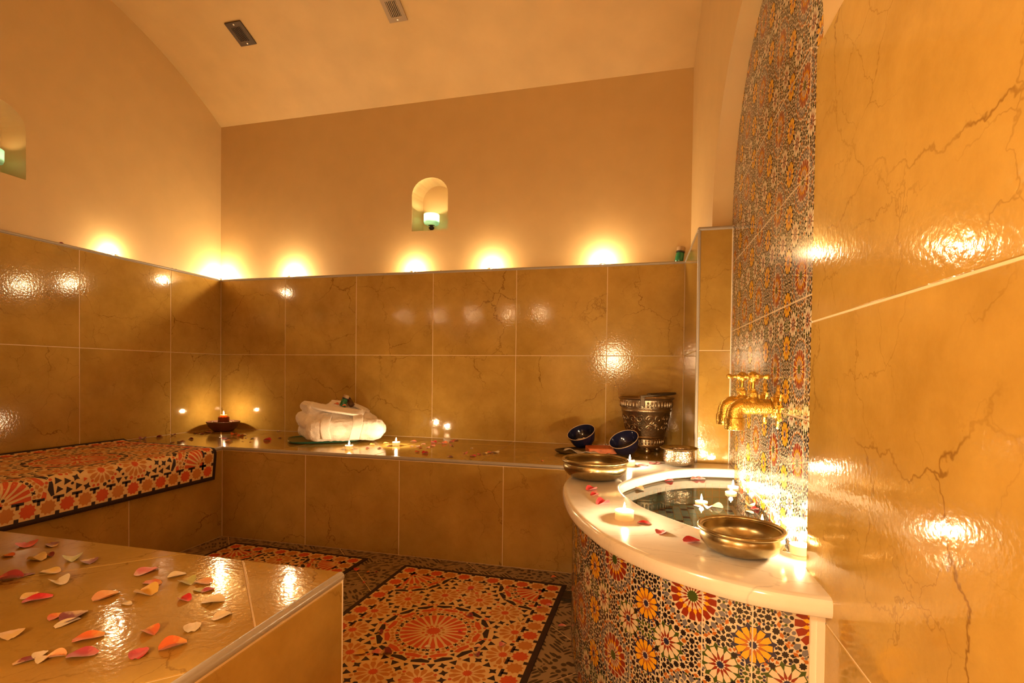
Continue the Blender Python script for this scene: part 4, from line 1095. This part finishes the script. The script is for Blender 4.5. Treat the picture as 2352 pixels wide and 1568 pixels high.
obj('glass_cup', lathe('glass_cup', [(0, 0), (0.028, 0.001), (0.032, 0.006), (0.032, 0.046), (0.030, 0.046), (0.029, 0.008), (0, 0.005)], 'amber_cup', 32), ac)
obj('wax', lathe('wax', [(0, 0.006), (0.028, 0.008), (0.028, 0.030), (0, 0.029)], 'amber_cup', 24), ac)
obj('wick_holder', lathe('wick_holder', [(0.018, 0.044), (0.019, 0.058), (0.017, 0.058), (0.016, 0.044)], 'amber_cup', 24), ac)
obj('flame', CM['metal'][3], ac, (0, 0, 0.046))
l = bpy.data.lights.new('candle_light', 'POINT'); l.color = FLAME_COL; l.energy = P_TABLE * 0.30; l.shadow_soft_size = 0.006
link(bpy.data.objects.new('candle_light', l), ac).location = (0, 0, 0.072)

# ================================================================== TAPS
def tap(label, y, z, x_end, rot_handle):
    r = thing('brass_tap', label, 'tap', (XZ, y, z), 0, 'pair of ornate brass taps on the mosaic panel')
    G = 'gold_brass'
    # lobed wall plate, extruded along -X
    bm = bmesh.new(); n = 72; lo, hi = [], []
    for k in range(n):
        a = 2 * PI * k / n; rr = 0.036 + 0.009 * math.cos(8 * a) + 0.004 * math.cos(16 * a) + (0.010 if abs(math.sin(a)) > 0.93 else 0)
        lo.append(bm.verts.new((0.0, rr * math.cos(a), rr * math.sin(a)))); hi.append(bm.verts.new((-0.005, rr * 0.95 * math.cos(a), rr * 0.95 * math.sin(a))))
    for k in range(n): bm.faces.new((lo[k], lo[(k + 1) % n], hi[(k + 1) % n], hi[k]))
    bm.faces.new(hi); bm.faces.new(lo)
    obj('wall_plate', from_bm('wall_plate', bm, G), r)
    RX = Matrix.Rotation(-PI / 2, 4, 'Y')      # +Z -> -X
    obj('flange', lathe('flange', [(0, 0.004), (0.029, 0.004), (0.030, 0.008), (0.027, 0.011), (0.0265, 0.013), (0.028, 0.015), (0.026, 0.018), (0.022, 0.020)], G, 40, RX), r)
    xe = x_end - XZ; R = 0.0205; rb = 0.024
    pts = [(-0.016, 0, 0), (xe + rb, 0, 0)] + [(xe + rb - rb * math.sin(t), 0, -rb + rb * math.cos(t)) for t in [PI / 2 * k / 8 for k in range(1, 9)]] + [(xe, 0, -0.036)]
    rad = [R * 0.98, R * 1.04] + [R * 1.06] * 8 + [R * 1.05]
    obj('body', tube('body', pts, rad, G, 28), r)
    obj('spout', lathe('spout', [(R * 1.05, -0.030), (R * 1.22, -0.032), (R * 1.24, -0.048), (R * 1.16, -0.062), (R * 0.9, -0.063), (R * 0.85, -0.045), (0, -0.045)], G, 36, Matrix.Translation((xe, 0, 0))), r)
    xb = -0.062
    obj('bonnet', lathe('bonnet', [(0.019, 0.010), (0.017, 0.020), (0.0125, 0.024), (0.0125, 0.026)], G, 32, Matrix.Translation((xb, 0, 0))), r)
    obj('hex_nut', lathe('hex_nut', [(0, 0.024), (0.0125, 0.024), (0.013, 0.026), (0.013, 0.036), (0.010, 0.040), (0.0075, 0.042), (0.0075, 0.046), (0, 0.046)], G, 6, Matrix.Translation((xb, 0, 0)), 0.3), r)
    obj('stem', lathe('stem', [(0.005, 0.044), (0.005, 0.064), (0.011, 0.068), (0.011, 0.072), (0, 0.072)], G, 20, Matrix.Translation((xb, 0, 0))), r)
    hd = obj('cross_handle', lathe('cross_handle', [(0, 0.066), (0.010, 0.067), (0.014, 0.074), (0.015, 0.080), (0.012, 0.086), (0.007, 0.091), (0, 0.093)], G, 28), r, (xb, 0, 0), (0, 0, rot_handle))
    arm = lathe('arm', [(0, 0.008), (0.0048, 0.010), (0.0042, 0.022), (0.0036, 0.028), (0.0062, 0.032), (0.0070, 0.037), (0.0052, 0.042), (0, 0.044)], G, 16, Matrix.Rotation(PI / 2, 4, 'Y'))
    for k in range(4): obj('arm', arm, hd, (0, 0, 0.079), (0, 0, PI / 2 * k))
tap('nearer of the two ornate brass taps above the basin', 1.451, 0.757, 0.247, 0.15)
tap('farther of the two ornate brass taps above the basin', 1.598, 0.757, 0.247, 0.1)

# ================================================================== ROBE, PLATE, BOTTLES
RO = Vector((-1.60, 2.50, ZB + 0.0145)); RA = math.radians(38)
gp = thing('green_plate', 'green-rimmed glazed plate under the folded bathrobe', 'plate', (-1.70, 2.495, ZB), math.radians(38))
bm = bmesh.new(); n = 48
def rr_(s, z, e=4.0):
    o_ = []
    for k in range(n):
        a = 2 * PI * k / n; c, s_ = math.cos(a), math.sin(a); o_.append(bm.verts.new((0.19 * s * math.copysign(abs(c) ** (2 / e), c), 0.15 * s * math.copysign(abs(s_) ** (2 / e), s_), z)))
    return o_
rings = [rr_(0.88, 0.001), rr_(0.97, 0.004), rr_(1.0, 0.011), rr_(0.985, 0.0135), rr_(0.94, 0.009), rr_(0.86, 0.007)]
for a, b_ in zip(rings, rings[1:]):
    for k in range(n): bm.faces.new((a[k], a[(k + 1) % n], b_[(k + 1) % n], b_[k]))
bm.faces.new(rings[0]); bm.faces.new(rings[-1])
obj('plate_body', from_bm('plate_body', bm, 'green_glaze', True, 0.6), gp)

robe = thing('folded_bathrobe', 'folded white terry bathrobe on the bench', 'bathrobe', RO, RA)
bm = bmesh.new()
def blob(c, h, rot=(0, 0, 0)):
    v0 = set(bm.verts); bmesh.ops.create_cube(bm, size=2.0)
    vs_ = [v for v in bm.verts if v not in v0]
    es = list({e for v in vs_ for e in v.link_edges})
    bmesh.ops.transform(bm, matrix=Matrix.Translation(c) @ Euler(rot).to_matrix().to_4x4() @ Matrix.Diagonal((h[0], h[1], h[2], 1)), verts=vs_)
    bmesh.ops.bevel(bm, geom=es, offset=min(h) * 0.98, segments=6, affect='EDGES', profile=0.5)
def caps(a, b_, rad):
    a, b_ = Vector(a), Vector(b_); d = b_ - a
    pts = [a - d.normalized() * rad * 0.95] + [a - d.normalized() * rad * 0.6, a] + [a + d * k / 4 for k in (1, 2, 3)] + [b_, b_ + d.normalized() * rad * 0.6, b_ + d.normalized() * rad * 0.95]
    tube_bm(bm, pts, [rad * 0.3, rad * 0.8, rad, rad, rad, rad, rad, rad * 0.8, rad * 0.3], 16)
blob((0.02, 0.0, 0.038), (0.190, 0.150, 0.036))
caps((-0.13, -0.110, 0.062), (0.165, -0.105, 0.058), 0.060)
caps((-0.09, -0.045, 0.092), (0.14, -0.040, 0.080), 0.060)
blob((-0.03, 0.055, 0.100), (0.150, 0.100, 0.050), (0.05, 0.12, 0))
blob((0.170, -0.01, 0.048), (0.045, 0.120, 0.046), (0, 0.25, 0))
caps((-0.165, -0.03, 0.092), (-0.185, 0.11, 0.104), 0.046)
caps((-0.150, -0.075, 0.044), (-0.180, 0.11, 0.044), 0.040)
blob((-0.105, 0.050, 0.158), (0.095, 0.085, 0.030), (0.10, 0.22, 0.25))
blob((0.010, 0.095, 0.160), (0.085, 0.055, 0.038), (0.1, 0.05, -0.1))
caps((0.10, 0.04, 0.135), (0.17, 0.06, 0.085), 0.040)
me = from_bm('robe_body', bm, 'terry', True)
ro = obj('folded_body', me, robe)
rm = ro.modifiers.new('remesh', 'REMESH'); rm.mode = 'VOXEL'; rm.voxel_size = 0.0055; rm.use_smooth_shade = True
sm_ = ro.modifiers.new('smooth', 'SMOOTH'); sm_.factor = 0.5; sm_.iterations = 3
tx = bpy.data.textures.new('folds', 'CLOUDS'); tx.noise_scale = 0.055
dp = ro.modifiers.new('folds', 'DISPLACE'); dp.texture = tx; dp.strength = 0.020; dp.mid_level = 0.5
def ribbon(name, path, wid, wdir, mat='terry', th=0.005):
    pts = catmull([tuple(p) for p in path], 8); bm2 = bmesh.new(); rows = []
    for i, p in enumerate(pts):
        p = Vector(p); d = Vector(wdir(i / (len(pts) - 1))).normalized()
        rows.append([bm2.verts.new(p + d * wid * q) for q in (-0.5, -0.25, 0, 0.25, 0.5)])
    for a, b_ in zip(rows, rows[1:]):
        for q in range(4): bm2.faces.new((a[q], a[q + 1], b_[q + 1], b_[q]))
    o = obj(name, from_bm(name, bm2, mat, True), robe)
    s2 = o.modifiers.new('thickness', 'SOLIDIFY'); s2.thickness = th; s2.offset = 0
    b2_ = o.modifiers.new('round', 'BEVEL'); b2_.width = th * 0.4; b2_.segments = 2
    return o
ribbon('belt', [(-0.075, 0.0, 0.160), (-0.075, -0.07, 0.140), (-0.085, -0.130, 0.126), (-0.095, -0.166, 0.095), (-0.095, -0.176, 0.060), (-0.085, -0.165, 0.018)], 0.045, lambda t: (1, -0.1 * t, 0))
ribbon('belt', [(0.085, 0.02, 0.143), (0.080, -0.06, 0.140), (0.075, -0.130, 0.126), (0.068, -0.168, 0.092), (0.060, -0.177, 0.060), (0.05, -0.165, 0.012)], 0.052, lambda t: (1, 0.15 * t, 0))
ribbon('collar', [(-0.185, 0.075, 0.190), (-0.150, -0.005, 0.187), (-0.085, -0.060, 0.172), (0.000, -0.092, 0.160), (0.075, -0.090, 0.148), (0.120, -0.060, 0.146)], 0.070, lambda t: (0.55 - 0.2 * t, 0.80, 0.10 + 0.25 * t), th=0.012)
ribbon('collar', [(-0.020, 0.120, 0.198), (0.045, 0.085, 0.192), (0.090, 0.040, 0.176), (0.118, -0.010, 0.162), (0.124, -0.050, 0.152)], 0.060, lambda t: (0.75, 0.45, -0.15), th=0.012)
def small_bottle(label, loc, rot, glass, s=1.0):
    r = thing('oil_bottle', label, 'bottle', loc, 0, 'little oil bottles'); r.rotation_euler = rot
    k = s
    obj('bottle_body', lathe('bottle_body', [(0, 0), (0.013 * k, 0), (0.0145 * k, 0.002 * k), (0.0145 * k, 0.034 * k), (0.012 * k, 0.038 * k), (0.010 * k, 0.040 * k), (0, 0.040 * k)], glass, 28), r)
    obj('band', lathe('band', [(0.0106 * k, 0.038 * k), (0.0150 * k, 0.039 * k), (0.0150 * k, 0.043 * k), (0.0106 * k, 0.044 * k)], 'cap_black', 28), r)
    obj('cap', lathe('cap', [(0.0138 * k, 0.043 * k), (0.0142 * k, 0.045 * k), (0.0142 * k, 0.056 * k), (0.0135 * k, 0.058 * k), (0.009 * k, 0.0585 * k), (0, 0.0575 * k)], 'cork', 28), r)
def rw(x, y, z):
    c, s_ = math.cos(RA), math.sin(RA); return (RO.x + c * x - s_ * y, RO.y + s_ * x + c * y, RO.z + z)
small_bottle('green oil bottle nestled on top of the folded bathrobe', rw(0.005, 0.000, 0.176), (math.radians(-14), math.radians(18), 0.3), 'green_glass', 1.15)
small_bottle('dark brown oil bottle lying on top of the folded bathrobe', rw(0.060, 0.010, 0.180), (math.radians(-20), math.radians(-42), 0.2), 'amber_glass', 1.1)
small_bottle('green and brown bottle standing in the back ledge corner', (0.192, 2.825, ZL), (math.radians(-3), math.radians(9), 0), 'green_glass', 1.5)

# ---- floor drain
dr = thing('floor_drain', 'dark octagonal floor drain beside the basin', 'drain', (-0.238, 1.895, 0.0))
obj('drain_frame', lathe('drain_frame', [(0, 0.0012), (0.030, 0.0012), (0.034, 0.003), (0.050, 0.003), (0.052, 0.0)], 'iron', 8, None, 0.3), dr)
gb = box_me('grate_bar', (0, 0, 0.0022), (0.030, 0.0025, 0.001), 'dark_metal')
for k in range(5): obj('grate_bar', gb, dr, (0, -0.020 + 0.01 * k, 0))

# ================================================================== ROSE PETALS
PLAT = [(-1.286, 0.811, 0.0426, 'e'), (-1.236, 0.827, 0.038, 'r'), (-1.247, 0.754, 0.0223, 'o'), (-1.17, 0.754, 0.0306, 'c'), (-1.171, 0.775, 0.0223, 'r'), (-1.106, 0.777, 0.037, 'g'), (-1.06, 0.775, 0.0331, 'r'), (-1.11, 0.672, 0.0381, 'm'), (-1.098, 0.691, 0.0259, 'r'), (-1.074, 0.715, 0.037, 'y'), (-1.007, 0.685, 0.0353, 'c'), (-0.904, 0.764, 0.0422, 'p'), (-0.846, 0.727, 0.0361, 'o'), (-0.834, 0.766, 0.0293, 'c'), (-0.79, 0.745, 0.0331, 'g'), (-0.762, 0.754, 0.0324, 'h'), (-0.742, 0.725, 0.0229, 'g'), (-0.727, 0.729, 0.0214, 'm'), (-0.819, 0.691, 0.036, 'y'), (-0.869, 0.662, 0.0383, 'h'), (-0.81, 0.651, 0.0172, 'c'), (-0.734, 0.689, 0.0234, 'e'), (-0.683, 0.696, 0.0348, 'c'), (-0.994, 0.631, 0.028, 'y'), (-0.967, 0.625, 0.0377, 'e'), (-0.87, 0.588, 0.0243, 'o'), (-0.846, 0.596, 0.0392, 'r'), (-0.835, 0.579, 0.033, 'c'), (-0.628, 0.657, 0.0286, 'c'), (-0.643, 0.617, 0.03, 'c'), (-0.692, 0.59, 0.0282, 'o'), (-0.625, 0.568, 0.0334, 'o'), (-0.652, 0.541, 0.0295, 'e'), (-0.759, 0.554, 0.0362, 'o'), (-0.873, 0.532, 0.0327, 'y'), (-0.779, 0.489, 0.0241, 'r'), (-0.775, 0.504, 0.0199, 'c'), (-0.759, 0.497, 0.0184, 'c'), (-0.752, 0.507, 0.0222, 'h'), (-0.722, 0.519, 0.0352, 'm')]
BENCH = [(-1.32, 2.297, 0.0175, 'm'), (-1.359, 2.411, 0.0275, 'y'), (-1.263, 2.316, 0.0219, 'm'), (-1.255, 2.394, 0.0226, 'm'), (-1.318, 2.491, 0.0329, 'y'), (-1.211, 2.603, 0.0363, 'o'), (-1.143, 2.432, 0.0226, 'm'), (-1.113, 2.442, 0.0317, 'o'), (-1.079, 2.393, 0.0222, 'o'), (-1.122, 2.531, 0.0328, 'o'), (-1.044, 2.415, 0.0268, 'o'), (-1.045, 2.476, 0.0319, 'o'), (-1.088, 2.599, 0.0359, 'e'), (-1.05, 2.58, 0.0286, 'o'), (-1.018, 2.583, 0.0331, 'o'), (-1.013, 2.672, 0.0341, 'e'), (-1.007, 2.723, 0.0347, 'o'), (-0.956, 2.522, 0.0276, 'p'), (-1.034, 2.262, 0.0252, 'o'), (-0.984, 2.244, 0.029, 'e'), (-0.802, 2.3, 0.0292, 'e'), (-0.824, 2.464, 0.0156, 'c'), (-0.742, 2.235, 0.0323, 'e'), (-0.729, 2.29, 0.0247, 'e'), (-0.709, 2.318, 0.0249, 'y'), (-0.696, 2.357, 0.0337, 'o'), (-0.671, 2.374, 0.0381, 'c'), (-0.834, 2.185, 0.0279, 'r'), (-0.41, 2.205, 0.0135, 'o'), (-1.978, 2.379, 0.0383, 'e'), (-1.986, 2.487, 0.0224, 'r'), (-2.22, 2.769, 0.025, 'r'), (-2.589, 2.503, 0.0262, 'r'), (-2.528, 2.488, 0.0312, 'r'), (-2.552, 2.552, 0.048, 'r'), (-2.314, 2.406, 0.0224, 'r'), (-2.237, 2.362, 0.0438, 'e'), (-2.135, 2.277, 0.0375, 'h'), (-2.333, 2.527, 0.0363, 'o'), (-2.242, 2.473, 0.0354, 'o'), (-2.268, 2.528, 0.0361, 'c'), (-2.16, 2.428, 0.0223, 'r'), (-2.114, 2.424, 0.0295, 'r'), (-2.076, 2.309, 0.0141, 'r'), (-2.019, 2.3, 0.014, 'e'), (-2.647, 2.217, 0.036, 'r'), (-2.621, 2.296, 0.032, 'r'), (-2.629, 2.39, 0.0305, 'r'), (-2.375, 2.153, 0.0272, 'r'), (-2.345, 2.178, 0.0409, 'r'), (-2.401, 2.292, 0.0241, 'r')]
SLAB = [(-0.136, 1.552, 0.037, 'e'), (-0.121, 1.484, 0.0253, 'e'), (-0.091, 1.393, 0.0366, 'e'), (0.016, 1.238, 0.0299, 'e'), (0.052, 1.177, 0.0331, 'e'), (0.018, 2.034, 0.0406, 'e'), (0.057, 2.078, 0.031, 'e'), (0.080, 2.10, 0.0277, 'e'), (0.113, 1.131, 0.0368, 'e')]
WATER = [(0.112, 1.950, 0.0331, 'e'), (0.007, 1.775, 0.0334, 'h'), (0.207, 2.005, 0.0298, 'p'), (0.232, 2.015, 0.0302, 'p'), (0.174, 1.597, 0.0263, 'e'), (0.202, 1.589, 0.0284, 'c'), (0.230, 1.600, 0.031, 'c'), (0.328, 1.645, 0.034, 'y'), (0.312, 1.57, 0.0299, 'c'), (0.334, 1.609, 0.023, 'e')]
FLOORP = [(-1.139, 1.902, 0.0293, 'e'), (-1.08, 1.895, 0.0181, 'o'), (-1.042, 1.898, 0.0144, 'r'), (-1.04, 1.793, 0.0137, 'e'), (-0.617, 1.847, 0.0234, 'e'), (-0.911, 1.734, 0.0164, 'o'), (-0.552, 1.644, 0.0269, 'r'), (-0.79, 1.459, 0.0208, 'r'), (-0.545, 1.533, 0.014, 'e'), (-0.485, 1.631, 0.0205, 'o'), (-0.378, 1.665, 0.0236, 'y'), (-0.393, 1.492, 0.024, 'p'), (-0.331, 1.768, 0.0186, 'e'), (-0.303, 1.793, 0.0219, 'p'), (-0.234, 1.659, 0.0259, 'p'), (-0.325, 2.045, 0.0211, 'o'), (-0.741, 1.353, 0.0322, 'p'), (-0.712, 1.355, 0.0321, 'r'), (-0.454, 1.419, 0.0257, 'r'), (-0.787, 1.334, 0.0321, 'y'), (-0.61, 1.422, 0.0185, 'c'), (-0.463, 1.46, 0.0211, 'h')]
LEDL = [(-2.70, 1.674), (-2.70, 1.924), (-2.70, 1.846), (-2.70, 2.227), (-2.70, 2.458), (-2.70, 2.372)]
LEDB = [(-0.638, 2.81), (-0.452, 2.81), (-0.017, 2.81), (0.135, 2.81), (-1.846, 2.81), (-1.635, 2.81), (-1.446, 2.81), (-1.151, 2.81), (-1.069, 2.81), (-0.331, 2.81)]
random.seed(21)
PETALS = {}
def petal_mesh(var, col):
    if (var, col) in PETALS: return PETALS[(var, col)]
    rg = random.Random(var); curl = rg.uniform(0.35, 0.95); asp = rg.uniform(0.62, 1.0); tip = rg.uniform(0.42, 0.8); roll = rg.uniform(-0.2, 0.35)
    vs, fs = [], []; nu, nv = 8, 6
    for i in range(nu + 1):
        t = i / nu; hw = asp * 0.5 * (math.sin(PI * min(1, 0.08 + t * 0.88)) ** tip) * (0.75 + 0.35 * t)
        for j in range(nv + 1):
            s_ = j / nv * 2 - 1
            z = curl * (s_ * hw) ** 2 * 1.9 + 0.5 * max(0, roll) * (t - 0.5) ** 2 * 1.6 + 0.03 * math.sin(5 * t + 3 * s_ + var) * t
            vs.append((t - 0.5, s_ * hw, z))
    zm = min(v[2] for v in vs); vs = [(a, b_, c - zm) for a, b_, c in vs]
    for i in range(nu):
        for j in range(nv): fs.append((i * (nv + 1) + j, (i + 1) * (nv + 1) + j, (i + 1) * (nv + 1) + j + 1, i * (nv + 1) + j + 1))
    PETALS[(var, col)] = mesh('rose_petal', vs, fs, 'petal_' + col, smooth=True); return PETALS[(var, col)]
ORD = ['leftmost', 'second leftmost', 'third leftmost', 'fourth leftmost', 'fifth leftmost', 'sixth leftmost', 'seventh leftmost', 'eighth leftmost', 'ninth leftmost', 'tenth leftmost', 'eleventh leftmost', 'twelfth leftmost', 'thirteenth leftmost', 'fourteenth leftmost', 'fifteenth leftmost', 'sixteenth leftmost', 'seventeenth leftmost', 'eighteenth leftmost', 'nineteenth leftmost', 'twentieth leftmost']
def petals(lst, zf, place, group):
    by = {}
    for p in lst: by.setdefault(p[3], []).append(p)
    for c, L_ in by.items():
        L_.sort(key=lambda p: p[0] / p[1])
        for k, (x, y, s_, _) in enumerate(L_):
            lab = ('only %s rose petal %s' % (PET[c][0], place)) if len(L_) == 1 else '%s %s rose petal %s' % (ORD[k], PET[c][0], place)
            o = tag(obj('rose_petal', petal_mesh(random.randrange(7), c)), lab, 'petal', group)
            o.location = (x, y, zf(x, y) if callable(zf) else zf); o.scale = (s_, s_, s_)
            o.rotation_euler = (0, 0, random.uniform(0, 6.28))
petals(PLAT, ZB + 0.0004, 'on the marble platform', 'rose petals on the platform')
petals(BENCH, ZB + 0.0004, 'on the tiled bench', 'rose petals on the bench')
petals(SLAB, ZS + 0.0004, 'on the white basin rim', 'rose petals on the basin rim')
petals(WATER, ZW + 0.0006, 'floating in the basin', 'rose petals in the water')
petals(FLOORP, 0.0052, 'on the floor mat or tiles', 'rose petals on the floor')
petals([(x, y, 0.028, 'r') for x, y in LEDL], ZL, 'on the left wall ledge', 'rose petals on the ledges')
petals([(x, y, 0.026, 'r') for x, y in LEDB], ZL, 'on the back wall ledge', 'rose petals on the ledges')

for k, (c, pos, s_) in enumerate((('o', rw(-0.030, -0.030, 0.190), 0.030), ('e', rw(-0.012, -0.042, 0.187), 0.026), ('o', rw(0.012, -0.048, 0.183), 0.022))):
    o = tag(obj('rose_petal', petal_mesh(k, c)), ('left orange rose petal beside the bottles on the bathrobe', 'red rose petal beside the bottles on the bathrobe', 'right orange rose petal beside the bottles on the bathrobe')[k], 'petal', 'rose petals on the bathrobe')
    o.location = pos; o.scale = (s_, s_, s_); o.rotation_euler = (0.2, 0.1, 2.0 * k)
